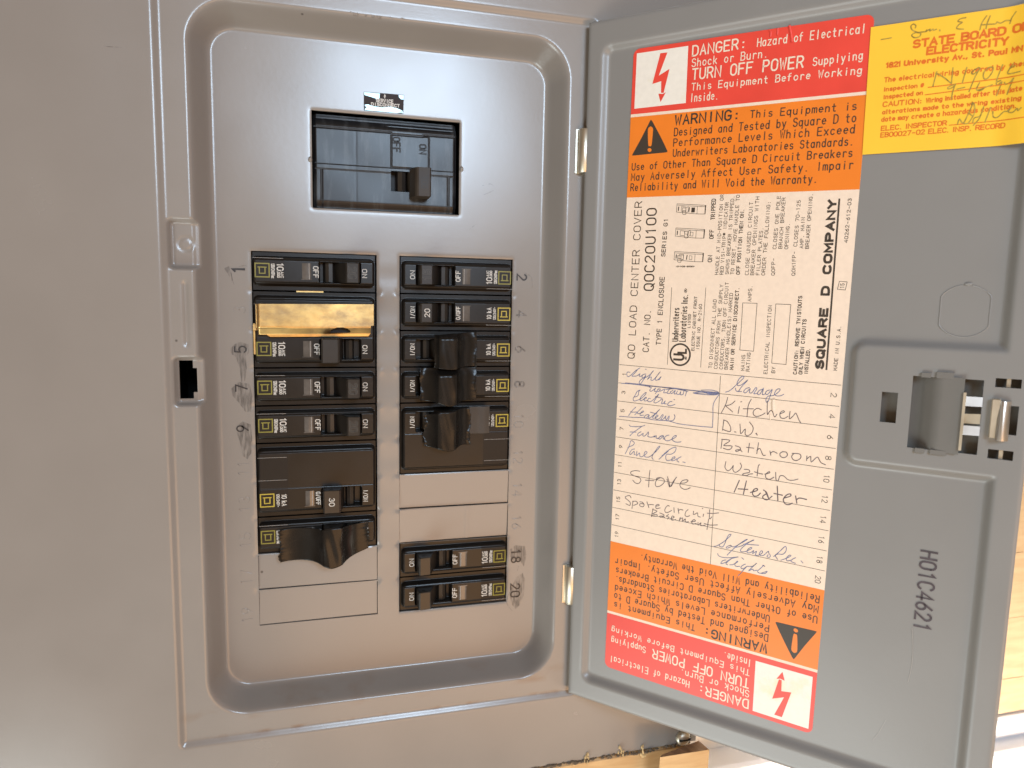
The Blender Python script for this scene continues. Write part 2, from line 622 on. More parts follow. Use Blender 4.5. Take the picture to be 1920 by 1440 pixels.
gl('h', [(.05, 0), (.05, 1)], [(.05, .4)] + arc(.29, .42, .23, .24, 150, 0, 6) + [(.52, 0)])
gl('i', [(.3, 0), (.3, .64)], [(.3, .86), (.3, .93)])
gl('j', [(.36, .64), (.36, -.1)] + arc(.2, -.1, .16, .18, 0, -150, 5), [(.36, .86), (.36, .93)])
gl('k', [(.05, 0), (.05, 1)], [(.5, .66), (.05, .26)], [(.2, .4), (.53, 0)])
gl('l', [(.3, 0), (.3, 1)])
gl('m', [(.0, 0), (.0, .66)], [(0, .45)] + arc(.15, .5, .15, .16, 160, 0, 5) + [(.3, 0)], [(.3, .45)] + arc(.45, .5, .15, .16, 160, 0, 5) + [(.6, 0)])
gl('n', [(.05, 0), (.05, .66)], [(.05, .4)] + arc(.29, .42, .23, .24, 150, 0, 6) + [(.52, 0)])
gl('o', arc(.3, .33, .26, .33, 0, 360, 12))
gl('p', [(.05, .66), (.05, -.3)], arc(.3, .33, .25, .33, 180, 540, 12))
gl('q', [(.53, .66), (.53, -.3)], arc(.27, .33, .25, .33, 0, 360, 12))
gl('r', [(.15, 0), (.15, .66)], [(.15, .4)] + arc(.38, .42, .23, .24, 150, 40, 5))
gl('s', arc(.3, .49, .21, .17, 30, 250, 7) + arc(.3, .17, .23, .17, 80, -150, 7))
gl('t', [(.24, .95), (.24, .14)] + arc(.4, .16, .16, .16, 190, 300, 4), [(.05, .64), (.48, .64)])
gl('u', [(.05, .66), (.05, .25)] + arc(.29, .25, .24, .25, 180, 360, 7), [(.53, .66), (.53, 0)])
gl('v', [(.05, .66), (.3, 0), (.55, .66)])
gl('w', [(0, .66), (.15, 0), (.3, .5), (.45, 0), (.6, .66)])
gl('x', [(.05, 0), (.55, .66)], [(.05, .66), (.55, 0)])
gl('y', [(.05, .66), (.3, .02)], [(.55, .66), (.22, -.28), (.1, -.28)])
gl('z', [(.05, .66), (.55, .66), (.05, 0), (.55, 0)])
gl('.', [(.22, .02), (.3, .02)])
gl(',', [(.3, .06), (.2, -.14)])
gl(':', [(.26, .1), (.33, .1)], [(.26, .58), (.33, .58)])
gl('-', [(.08, .45), (.52, .45)])
gl("'", [(.3, 1), (.27, .8)])
gl('(', arc(.55, .5, .3, .62, 125, 235, 6))
gl(')', arc(.05, .5, .3, .62, -55, 55, 6))
gl('/', [(.08, -.05), (.52, 1.02)])
gl('#', [(.15, 0), (.25, .9)], [(.38, 0), (.48, .9)], [(.03, .3), (.58, .3)], [(.05, .62), (.6, .62)])
gl('~', [(.05, .42), (.18, .54), (.38, .4), (.55, .52)])
gl('@', arc(.3, .6, .32, .32, 0, 360, 14), [(.2, .45), (.2, .77)] + arc(.3, .69, .12, .08, 90, -90, 4) + [(.2, .6)], [(.3, .6), (.42, .45)])   # registered mark

JIT = [0]


def ribbon(mb, pts, w, m, lift, n, closed=False):
    """flat ribbon along a polyline in a plane; lift(a,b,n) -> 3-D point"""
    P = [np.array(p, float) for p in pts]
    Q = [P[0]]
    for p in P[1:]:
        if np.hypot(*(p - Q[-1])) > 1e-5:
            Q.append(p)
    if len(Q) < 2:
        return
    JIT[0] = (JIT[0] + 1) % 7
    n = n + JIT[0] * .004
    h = w / 2
    d0 = (Q[1] - Q[0]) / np.hypot(*(Q[1] - Q[0]))
    d1 = (Q[-1] - Q[-2]) / np.hypot(*(Q[-1] - Q[-2]))
    if not closed:
        Q[0] = Q[0] - d0 * h * .7
        Q[-1] = Q[-1] + d1 * h * .7
    vs = []
    for i, p in enumerate(Q):
        a = Q[i] - Q[i - 1] if i else Q[1] - Q[0]
        b = Q[i + 1] - Q[i] if i < len(Q) - 1 else Q[-1] - Q[-2]
        a, b = a / np.hypot(*a), b / np.hypot(*b)
        t = a + b
        ln = np.hypot(*t)
        t = t / ln if ln > .2 else a
        nn = np.array([-t[1], t[0]])
        c = max(.55, abs(nn @ np.array([-a[1], a[0]])))
        vs.append(p + nn * h / c)
        vs.append(p - nn * h / c)
    mb.add([lift(q[0], q[1], n) for q in vs], [(2 * i, 2 * i + 1, 2 * i + 3, 2 * i + 2) for i in range(len(Q) - 1)], m)


def stext(mb, text, org, end, up, m, w, lift, n, mono=True, fit=True, gap=.27):
    """stroke text: org = baseline start, end = baseline end, up = point above org at cap height"""
    org, end, up = np.array(org, float), np.array(end, float), np.array(up, float)
    ed = end - org
    L = np.hypot(*ed)
    ed = ed / L
    ud = np.array([-ed[1], ed[0]])
    hgt = (up - org) @ ud
    if hgt < 0:
        ud, hgt = -ud, -hgt
    x, places = 0.0, []
    for c in text:
        if c == ' ':
            x += .6 + gap if mono else .5
            continue
        narrow = (not mono) and c in "Iil.,:1'"
        off = -.18 if narrow else 0
        places.append((c, x + off))
        x += (.24 if narrow else .6) + gap
    total = x - gap
    sx = L / total
    for c, px in places:
        for st in GL.get(c, ()):
            pts = [org + ed * ((px + a) * sx) + ud * (b * hgt) for a, b in st]
            ribbon(mb, pts, w, m, lift, n)


def smooth(pts, k=4):
    P = [np.array(p, float) for p in pts]
    if len(P) < 3:
        return P
    P = [P[0]] + P + [P[-1]]
    out = []
    for i in range(1, len(P) - 2):
        a, b, c, d = P[i - 1], P[i], P[i + 1], P[i + 2]
        for j in range(k):
            t = j / k
            out.append(.5 * ((2 * b) + (c - a) * t + (2 * a - 5 * b + 4 * c - d) * t * t + (3 * b - a - 3 * c + d) * t ** 3))
    out.append(P[-2])
    return out

# ================================================================== THE PANEL
P_BASE = (0, -184, 0)
panel = tag(empty('breaker_panel', P_BASE), 'grey steel breaker panel with its hinged door swung open to the right', 'breaker panel')


def part(mb, name, parent=panel, base=P_BASE, **kw):
    """link a mesh built in panel millimetres under a thing whose Empty stands at base"""
    return mb.build(name, parent, tuple(-c for c in base), **kw)


PITCH = 19.05
XL0, XL1 = -65.7, -5.75
MAIN = (-36.6, 36.3, 117.0, 163.3)


def row_y(k):
    """top edge of pole space k (0..10) in a column"""
    return 95.25 - PITCH * k


GAP = .45
blanks = []
for side, ks in (('L', (8, 9)), ('R', (6, 7))):
    for k in ks:
        y1, y0 = row_y(k), row_y(k + 1)
        blanks.append((XL0, XL1, y0, y1) if side == 'L' else (-XL1, -XL0, y0, y1))
HOLES = [MAIN, (XL0, XL1, row_y(8), row_y(0)), (-XL1, -XL0, row_y(6), row_y(0)), (-XL1, -XL0, row_y(10), row_y(8))]
BL_HOLES = [(x0, x1, y0 + .15, y1 - .5) for x0, x1, y0, y1 in blanks]
SLOT = (-97.6, -91.6, 25.2, 43.2)
SLOT2 = (-91.6, -89.9, 28.2, 39.6)

bx = sorted({-181, -118, -108, -60, 104, 110, 181} | {v for h in HOLES + BL_HOLES + [SLOT, SLOT2] for v in h[:2]})
by = sorted({-186.8, -152, 217, 226, 252} | {v for h in HOLES + BL_HOLES + [SLOT, SLOT2] for v in h[2:]})
X = axis(bx, [6 if (b <= -117 or a >= 109) else .75 for a, b in zip(bx[:-1], bx[1:])])
Y = axis(by, [5 if (b <= -151 or a >= 225) else .75 for a, b in zip(by[:-1], by[1:])])
XX, YY = np.meshgrid(X, Y)


def cover_height(x, y):
    seat = sd_rr(x, y, -103.2, 103.4, -147.2, 215.2, 3.0)
    h = 16.7 - 1.7 * ramp(-seat, 3.4, .8)
    rec = sd_rr(x, y, -90, 90, -134.2, 204.6, 20)
    h = h - 15.0 * ramp(-rec, 8.8, 2.6)
    # pockets on the strike side that break through the lip of the recess
    for (x0, x1, y0, y1, fl) in ((-100.6, -84, 84.6, 108.2, 10.6), (-100.2, -84, 21.6, 45.8, 10.6)):
        d = sd_rr(x, y, x0, x1, y0, y1, 3)
        p = fl + (15.6 - fl) * ramp(d + 2.6, 2.6, 1.0) + 8 * ramp(d - .2, 4, 1)
        k = .7
        hh = np.clip(.5 + .5 * (h - p) / k, 0, 1)
        h = h * (1 - hh) + p * hh - k * hh * (1 - hh)
    # bead between the pockets
    h = h - .9 * np.exp(-((x + 93.2) / 1.0) ** 2) * ramp(y - 49, 3, 1) * ramp(81 - y, 3, 1)
    # raised pad with a round dimple in the upper pocket
    d = sd_rr(x, y, -98.0, -89.2, 86.4, 106.4, .8)
    h = h + .7 * ramp(-d + .5, .9, .3)
    rr = np.hypot(x + 92.9, y - 96.7)
    h = h - .5 * np.exp(-((rr - 2.9) / .45) ** 2)
    d = sd_rr(x, y, -98.8, -89.0, 24.0, 44.4, .8)
    h = h + .5 * ramp(-d + .5, .9, .3)
    # slight draw-down round the stamped openings
    for (x0, x1, y0, y1) in HOLES:
        d = sd_rr(x, y, x0, x1, y0, y1, .3)
        h = h - .32 * np.exp(-np.maximum(d, 0) / .5) * (np.abs(x) < 75) * (np.abs(y) < 170)
    # dimples the twist-out tabs left down the middle strip
    mid = np.exp(-(x / 7.0) ** 8)
    for k in range(1, 10):
        for sx in (-1, 1):
            a = .55 if (k * 7 + sx) % 3 else .8
            h = h - a * np.exp(-((x - sx * 5.9) ** 2 / 3.2 + (y - row_y(k)) ** 2 / 2.2))
            h = h + .25 * np.exp(-((x - sx * 4.2) ** 2 / 3.0 + (y - row_y(k) + 1.6) ** 2 / 3.5))
    # the same tabs on the outer edges
    for k in range(1, 10):
        for sx in (-1, 1):
            h = h - .25 * np.exp(-((x - sx * 66.4) ** 2 / 1.0 + (y - row_y(k)) ** 2 / 1.4))
    lvl = ramp(95 - np.abs(y), 14, 6) * mid
    h = h + lvl * (.11 * np.cos(2 * np.pi * (y - 95.25) / PITCH) + .0)
    # sheet metal is never quite flat
    h = h + .10 * np.sin(x / 31 + 1.1) * np.sin(y / 27 + .4) + .06 * np.sin(x / 13 + y / 19)
    h = h + ramp(np.abs(x) - 106, 30, 12) * .5 * np.sin(y / 60 + x / 90)
    return h


Z = cover_height(XX, YY)
mb = MB()
I3 = lambda x, y, z: (x, y, z)
grid(mb, X, Y, Z, I3, HOLES + BL_HOLES + [SLOT, SLOT2], M['paint'], lip=lambda x, y: 1.3 if abs(x) < 170 and -170 < y < 240 else 1.6)


def cover_z(x, y):
    return float(cover_height(np.array([x]), np.array([y]))[0])


def CV(a, b, n):
    return (a, b, n)


# small half-round nubs beside the main opening
def dome(mb, c, rx, ry, hz, m, fn=I3, seg=12):
    vs = [fn(c[0], c[1], c[2] + hz)]
    fs = []
    for r, hh in ((.45, .88), (.8, .55), (1, -.05)):
        for i in range(seg):
            a = 2 * math.pi * i / seg
            vs.append(fn(c[0] + rx * r * math.cos(a), c[1] + ry * r * math.sin(a), c[2] + hz * hh))
    for i in range(seg):
        fs.append((0, 1 + i, 1 + (i + 1) % seg))
        for k in range(2):
            a, b = 1 + k * seg + i, 1 + k * seg + (i + 1) % seg
            fs.append((a, a + seg, b + seg, b))
    mb.add(vs, fs, m, True)


dome(mb, (-37.5, 139.9, -.3), 1.1, 1.5, 1.5, M['paint'])
dome(mb, (37.4, 140.2, -.3), 1.1, 1.5, 1.5, M['paint'])
random.seed(21)
for i in range(16):   # paint blisters on the upper lip and a few runs
    dome(mb, (random.uniform(-22, 6), 204.4 + random.uniform(-.7, .5), cover_z(0, 204.4) - .1), random.uniform(.25, .6), .3, .35, M['paint'])


def tube_text(mb, text, org, end, up, r, n, m):
    """raised half-round stamped characters"""
    org, end, up = (np.array(q, float) for q in (org, end, up))
    ed = end - org
    L = np.hypot(*ed)
    ed /= L
    ud = (up - org) / np.hypot(*(up - org))
    hgt = np.hypot(*(up - org))
    sx = L / (len(text) * .87 - .27)
    for k, c in enumerate(text):
        for st in GL[c]:
            pts = [org + ed * ((k * .87 + a) * sx) + ud * (b * hgt) for a, b in st]
            vs, fs = [], []
            for i, p in enumerate(pts):
                a = pts[max(0, i - 1)]
                b = pts[min(len(pts) - 1, i + 1)]
                t = (b - a) / max(1e-6, np.hypot(*(b - a)))
                nn = np.array([-t[1], t[0]])
                for q, zz in ((-1, -.05), (-.45, .8), (.45, .8), (1, -.05)):
                    vs.append((*(p + nn * r * q), n + r * .9 * zz))
            for i in range(len(pts) - 1):
                for q in range(3):
                    fs.append((4 * i + q, 4 * i + q + 1, 4 * i + q + 5, 4 * i + q + 4))
            mb.add(vs, fs, m, True)


# circuit numbers: left column reads bottom-to-top, right column top-to-bottom
INK_L, INK_R = {1, 5, 7, 9}, {2, 18, 20}
ylab = [86.1, 66.6, 47.5, 28.4, 8.2, -12.0, -30.5, -49.2, -68.6, -88.8]
for k in range(10):
    n = 2 * k + 1
    y = ylab[k]
    s = str(n)
    ww = 3.1 if len(s) == 1 else 7.6
    o, e, u = (-68.9, y - ww / 2), (-68.9, y + ww / 2), (-74.2, y - ww / 2)
    zz = cover_z(-71.5, y)
    tube_text(mb, s, o, e, u, .26 if n not in INK_L else .2, zz - .05, M['paint'])
    if n in INK_L:
        stext(mb, s, o, e, u, M['ink'], 1.05 if n == 1 else .66, CV, zz + .22)
    n = 2 * k + 2
    s = str(n)
    ww = 3.1 if len(s) == 1 else 7.6
    o, e, u = (68.2, y + ww / 2), (68.2, y - ww / 2), (73.4, y + ww / 2)
    zz = cover_z(70.8, y)
    tube_text(mb, s, o, e, u, .30 if n not in INK_R else .2, zz - .05, M['paint'])
    if n in INK_R:
        stext(mb, s, o, e, u, M['ink'], .74, CV, zz + .22)
    elif n in (6, 8, 4):
        stext(mb, s, o, e, u, M['smudge'], .95, CV, zz + .2)

# marker smears beside the inked numbers
smears = [
    [(420, 503), (429, 499), (434, 512), (438, 531), (430, 518)],
    [(431, 655), (440, 645), (452, 641), (466, 646), (467, 662), (460, 668), (463, 690), (459, 715), (452, 716), (450, 690), (441, 668), (434, 664)],
    [(434, 728), (448, 716), (468, 720), (474, 745), (470, 772), (460, 772), (448, 755), (436, 742)],
    [(445, 798), (455, 790), (470, 796), (474, 830), (472, 848), (464, 861), (456, 855), (450, 830), (444, 812)],
    [(956, 1030), (966, 1022), (984, 1024), (987, 1040), (982, 1062), (974, 1050), (960, 1050), (955, 1040)],
    [(968, 1082), (980, 1074), (984, 1085), (982, 1115), (974, 1135), (966, 1142), (958, 1130), (955, 1110), (962, 1095)],
]
for q in smears:
    c = [F(*p) for p in q]
    mb.poly([(x, y, cover_z(x, y) + .12) for x, y in c], M['smudge'])
for q in ([(960, 548), (975, 548), (988, 545), (987, 560), (984, 580)], [(985, 512), (996, 520), (998, 540)], [(448, 500), (460, 498), (466, 503)], [(433, 512), (436, 525), (439, 533)],
          [(905, 348), (920, 345), (928, 355), (905, 366)], [(893, 420), (880, 430)], [(245, 112), (215, 110)], [(955, 1110), (950, 1130), (960, 1145)], [(972, 1062), (970, 1070)]):
    pts = smooth([F(*p) for p in q])
    ribbon(mb, pts, .28, M['smudge'], CV, cover_z(*pts[0]) + .15)
cover = part(mb, 'cover', fix=False)

# twist-out plates still in place
for i, (x0, x1, y0, y1) in enumerate(blanks):
    mb = MB()
    a, b = axis([x0 + .12, x1 - .3], 1.0), axis([y0 + .7, y1 - .28], 1.0)
    A, B_ = np.meshgrid(a, b)
    tilt = [(.012, -.03), (-.008, -.035), (.010, .05), (-.006, .06)][i]
    zz = -.55 + tilt[0] * (A - (x0 + x1) / 2) + tilt[1] * (B_ - (y0 + y1) / 2)
    zz = zz + .12 * np.sin(A / 15 + i) + (.25 * np.exp(-((A - x0 - 37) / .8) ** 2) if i == 3 else 0)
    grid(mb, a, b, zz, I3, [], M['paint'], lip=lambda x, y: 1.2)
    part(mb, 'twistout_plate', fix=False)

# the steel box behind the cover, its unlit inside painted near-black
mb = MB()
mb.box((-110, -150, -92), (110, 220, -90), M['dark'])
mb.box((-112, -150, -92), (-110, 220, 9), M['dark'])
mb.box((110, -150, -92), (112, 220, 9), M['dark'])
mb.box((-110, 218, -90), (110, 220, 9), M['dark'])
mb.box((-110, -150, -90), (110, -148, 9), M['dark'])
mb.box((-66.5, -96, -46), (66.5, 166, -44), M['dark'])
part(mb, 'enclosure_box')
mb = MB()
mb.box((-45, 75.2, -9), (-32, 76.9, -2.2), M['brass'])
part(mb, 'bus_tab')

# screw low on the right of the cover
mb = MB()
sx, sy = F(1280, 1383, 16.7)
seg = 20
ring = lambda r, z: [(sx + r * math.cos(2 * math.pi * i / seg), sy + r * math.sin(2 * math.pi * i / seg), z) for i in range(seg)]
rs = [ring(4.6, 16.5), ring(4.5, 17.7), ring(3.6, 18.9), ring(2.0, 19.5)]
vs = [p for r in rs for p in r] + [(sx, sy, 19.6)]
fs = [(k * seg + i, k * seg + (i + 1) % seg, (k + 1) * seg + (i + 1) % seg, (k + 1) * seg + i) for k in range(3) for i in range(seg)]
fs += [(3 * seg + i, 3 * seg + (i + 1) % seg, 4 * seg) for i in range(seg)]
mb.add(vs, fs, M['zinc'], True)
mb.box((sx - 3.6, sy - .5, 18.3), (sx + 3.6, sy + .5, 19.7), M['groove'])
part(mb, 'cover_screw')

# ------------------------------------------------------------------ the door
U0, U1, V0, V1 = 5.2, 200.2, -143.2, 211.8
L4 = lambda x, y: (1640 + x / 6, 660 + y / 6)


def drect(x0, x1, y0, y1):
    """door rectangle from corners picked in the photograph"""
    a = [G(*L4(x, y), 3) for x, y in ((x0, y0), (x1, y0), (x1, y1), (x0, y1))]
    return (min(a[0][0], a[3][0]) * .5 + max(a[0][0], a[3][0]) * .5, (a[1][0] + a[2][0]) / 2, (a[2][1] + a[3][1]) / 2, (a[0][1] + a[1][1]) / 2)


H_SLOT = drect(68, 250, 452, 795)
H_LATCH = drect(395, 1195, 290, 1120)
H_CLIP1 = drect(1358, 1655, 302, 405)
H_CLIP2 = drect(1270, 1560, 1105, 1212)
H_LEAF = drect(1500, 1610, 608, 938)
DH = [H_SLOT, H_LATCH, H_CLIP1, H_CLIP2, H_LEAF]
bu = sorted({U0, U1, 12, 20, 132, 148} | {v for h in DH for v in h[:2]})
bv = sorted({V0, V1, 205, 190, 64, 0, -120, -136} | {v for h in DH for v in h[2:]})
U = axis(bu, .8)
V = axis(bv, .9)
UU, VV = np.meshgrid(U, V)


def door_height(u, v):
    fld = sd_rr(u, v, 12.2, 191.6, -133.4, 200.6, 6)
    dep = ramp(-fld, 4.2, 1.4)
    # bay for the latch stays at flange level
    bay = sd_rr(u, v, 137.0, 230, 7.6, 58.6, 4)
    k = ramp(bay + 1.2, 4.0, 1.4)
    h = 3.0 - 3.0 * np.minimum(dep, k)
    h = h + .10 * np.sin(u / 33 + .5) * np.sin(v / 40) + .05 * np.sin(u / 11 + v / 17)
    e = np.minimum(np.minimum(u - U0, U1 - u), np.minimum(v - V0, V1 - v))
    return h - .8 * np.exp(-np.maximum(e, 0) / .5)


ZD = door_height(UU, VV)
mb = MB()
grid(mb, U, V, ZD, D, DH, M['paint_door'], lip=lambda u, v: 4.0 if (u < U0 + .1 or u > U1 - .1 or v < V0 + .1 or v > V1 - .1) else 1.4)
mb.poly([D(U0, V0, -1.6), D(U0, V1, -1.6), D(H_SLOT[0] - 2, V1, -1.6), D(H_SLOT[0] - 2, V0, -1.6)], M['paint_door'])
mb.poly([D(H_SLOT[0] - 2, 62, -1.6), D(H_SLOT[0] - 2, V1, -1.6), D(U1, V1, -1.6), D(U1, 62, -1.6)], M['paint_door'])
mb.poly([D(H_SLOT[0] - 2, V0, -1.6), D(H_SLOT[0] - 2, 4, -1.6), D(U1, 4, -1.6), D(U1, V0, -1.6)], M['paint_door'])


def ridge(mb, pts, r, n, m, fn):
    vs, fs = [], []
    P = [np.array(p, float) for p in pts]
    for i, p in enumerate(P):
        t = P[min(i + 1, len(P) - 1)] - P[max(i - 1, 0)]
        t /= np.hypot(*t)
        nn = np.array([-t[1], t[0]])
        for q, zz in ((-1, -.1), (-.45, .75), (.45, .75), (1, -.1)):
            vs.append(fn(*(p + nn * r * q), n + r * zz))
    for i in range(len(P) - 1):
        for q in range(3):
            fs.append((4 * i + q, 4 * i + q + 1, 4 * i + q + 5, 4 * i + q + 4))
    mb.add(vs, fs, m, True)


# knock-out outline: round with two flats
kc = (175.2, 73.6)
kn = [(kc[0] + max(-8.5, min(8.5, 10.4 * math.cos(math.radians(a)))), kc[1] + 10.4 * math.sin(math.radians(a))) for a in range(98, 98 + 345, 6)]
ridge(mb, kn, .32, door_height(np.array([175.]), np.array([73.]))[0], M['paint_door'], D)
dome(mb, (175.6, 84.4, .1), 1.5, .8, .5, M['paint_door'], D)
# stamped serial number, reads top to bottom
q6 = lambda x, y: G(1560 + x / 2.667, 900 + y / 2.667)
o, e, u = q6(447, 352), q6(410, 742), q6(527, 366)
stext(mb, 'H01C4621', o, e, u, M['stamp'], .85, D, .28)
# faint scratches
for q in ([(400, 740), (405, 830), (398, 930), (380, 1010)], [(270, 1200), (235, 1260), (205, 1300)]):
    ribbon(mb, smooth([q6(*p) for p in q]), .22, M['grey_print'], D, .2)
door = part(mb, 'door', fix=False)


def sub(mb, name, parent=door, **kw):
    return mb.build(name, parent, **kw)


# latch: grey slide, spring clip and striker leaf
mb = MB()
u0, u1, v0, v1 = H_LATCH
ub = u0 + (u1 - u0) * .74
aa, bb = axis([u0 - .5, ub], .5), axis([v0 - .5, v1 + .5], 1.0)
A, B_ = np.meshgrid(aa, bb)
t = (A - u0) / (ub - u0)
zz = -1.9 + 5.5 * ramp(t, .62, .22) + .9 * np.clip((t - .5) / .5, 0, 1) ** 2
grid(mb, aa, bb, zz, D, [], M['grey_plastic'], lip=lambda u, v: .3)
mb.box((u0 - 1, v1 + .2, -1.5), (u0 + 2.5, v1 + 2.0, 2.2), M['grey_plastic'], D)
for k, (a, b) in enumerate(((.12, .26), (.34, .58))):
    w = u1 - u0
    mb.box((u0 + a * w, v1 - .3, 2.0), (u0 + b * w, v1 + (1.6 if k == 0 else 2.3), 3.9), M['grey_plastic'], D)
    mb.box((u0 + a * w, v0 - 1.6, 2.0), (u0 + b * w, v0 + .3, 3.9), M['grey_plastic'], D)
sub(mb, 'latch_slide', fix=False)
mb = MB()
c0, c1 = H_LATCH[0] + (u1 - u0) * .735, u1 - .3
g4 = lambda x, y, n=5: G(*L4(x, y), n)
mb.box((c0, v0 + 1.5, .5), (c0 + 1.0, v1 - 5.2, 5.2), M['zinc'], D)
for ya, yb in ((505, 612), (835, 940)):
    va, vb = g4(1080, ya)[1], g4(1080, yb)[1]
    aa = axis([c0 + .6, c1 + .4], .4)
    bb = axis([vb, va], .8)
    A, B_ = np.meshgrid(aa, bb)
    zz = 4.9 - .18 * (A - c0) - .14 * (B_ - (va + vb) / 2)
    grid(mb, aa, bb, zz, D, [], M['chrome'], lip=lambda u, v: .5)
va, vb = g4(1080, 692)[1], g4(1080, 818)[1]
mb.add([D(c0 + .8, vb, 2.8), D(c1 + .2, vb + .3, 3.6), D(c1 + .2, va - .1, 3.6), D(c0 + .8, va - .6, 2.8)], [(0, 1, 2, 3)], M['zinc'])
sub(mb, 'latch_spring')
mb = MB()
la = [g4(1335, 525, 4), g4(1390, 530, 4), g4(1345, 970, 4), g4(1290, 970, 4)]
mb.box((la[0][0] - .4, la[2][1], 2.6), (la[0][0] + 2.6, la[0][1], 5.0), M['zinc'], D, bev=.3)
x0, x1 = g4(1395, 560, 6)[0], g4(1540, 640, 6)[0]
y0, y1 = g4(1430, 1005, 6)[1], g4(1450, 560, 6)[1]
aa, bb = axis([x0, x1], .35), axis([y0, y1], .8)
A, B_ = np.meshgrid(aa, bb)
s = (A - x0) / (x1 - x0)
zz = 3.8 + 2.6 * np.sin(np.pi * (.15 + .85 * np.clip(s, 0, 1))) * (1 - .1 * ((B_ - (y0 + y1) / 2) / 5) ** 2) - .10 * (B_ - (y0 + y1) / 2)
grid(mb, aa, bb, zz, D, [], M['chrome'], lip=lambda u, v: .7)
sub(mb, 'latch_leaf')
for hc in (H_CLIP1, H_CLIP2):
    mb = MB()
    w = hc[1] - hc[0]
    mb.box((hc[0] + .42 * w, hc[2] - .1, .2), (hc[0] + .62 * w, hc[3] + .1, 1.7), M['zinc'], D, bev=.2)
    sub(mb, 'clip_tab')
mb = MB()
mb.box((H_SLOT[0] - 3, 3, -9), (U1 - 3, 63, -2.3), M['grey_plastic'], D)
sub(mb, 'handle_housing')

# hinges
for yc, ln in ((150.2, 22.0), (-80.8, 21.6)):
    mb = MB()
    seg = 16
    cx, cz, r = 97.6, 17.4, 3.0
    ys = [yc - ln / 2, yc - ln / 2 + .4, yc - .25, yc - .2, yc + .2, yc + .25, yc + ln / 2 - .4, yc + ln / 2]
    rr = [r - .5, r, r, r, r, r, r, r - .5]
    vs = [(cx + q * math.cos(2 * math.pi * i / seg), y, cz + q * math.sin(2 * math.pi * i / seg)) for y, q in zip(ys, rr) for i in range(seg)]
    fs = [(k * seg + i, k * seg + (i + 1) % seg, (k + 1) * seg + (i + 1) % seg, (k + 1) * seg + i) for k in range(len(ys) - 1) for i in range(seg)]
    fs += [tuple(range(seg)), tuple(range((len(ys) - 1) * seg, len(ys) * seg))]
    mb.add(vs, fs, M['zinc'], True)
    mb.box((cx - 4.2, yc - ln / 2, 15.05), (cx - 1, yc + ln / 2, 15.7), M['zinc'])
    o = part(mb, 'hinge')
    for p in o.data.polygons:
        if len(p.vertices) > 4:
            p.use_smooth = False

# ================================================================== BREAKERS
FACE = 3.0


def case_height(u, v, hw, vc, uo0=31.8, uo1=51.6):
    """top of a moulded breaker case; u from the outer end to the middle strip, v across"""
    body = sd_rr(u, v, .9, 58.6, -hw + 2.2, hw - 2.0, 2.2)
    h = -1.6 + 3.9 * ramp(-body + .2, 1.2, .4)
    fac = sd_rr(u, v, .9, 58.5, -hw + 3.6, hw - 3.5, .8)
    h = h + .7 * ramp(-fac + .1, .7, .3)
    s = sd_rr(u, v, uo0, uo1, vc - 5.0, vc + 5.0, .5)
    h = np.where(s < .3, h * ramp(s + .25, .5, .2) + (-3.5) * (1 - ramp(s + .25, .5, .2)), h)
    h = h - .22 * np.exp(-((np.abs(v - vc) - 6.1) / .18) ** 2) * (u > .9) * (u < 58.5)
    h = h - .25 * np.exp(-((u - 56.2) / .15) ** 2) * (np.abs(v) < hw - 3)
    return h


def logo(mb, vc, m, dv=.3):
    c = (5.2, vc + dv)
    n = FACE + .06
    for a, w in ((3.2, .58),):
        q = [(c[0] - a, c[1] - a), (c[0] + a, c[1] - a), (c[0] + a, c[1] + a), (c[0] - a, c[1] + a), (c[0] - a, c[1] - a)]
        for i in range(4):
            ribbon(mb, [q[i], q[i + 1]], w, m, CV, n)
    # the letter inside: stem side carries serifs
    s0, s1 = c[1] + 1.45, c[1] - 1.5
    ribbon(mb, [(c[0] - 1.9, s0), (c[0] + 1.9, s0)], .52, m, CV, n)
    ribbon(mb, [(c[0] - 1.3, s0), (c[0] - 1.3, s1)], .52, m, CV, n)
    ribbon(mb, [(c[0] + 1.3, s0), (c[0] + 1.3, s1)], .52, m, CV, n)
    ribbon(mb, [(c[0] - 1.3, s1), (c[0] + 1.3, s1)], .52, m, CV, n)


def side_text(mb, text, u, vc, hgt, ln, m, w, n=FACE + .06, mono=False):
    stext(mb, text, (u, vc + ln / 2), (u, vc - ln / 2), (u + hgt, vc + ln / 2), m, w, CV, n, mono=mono)


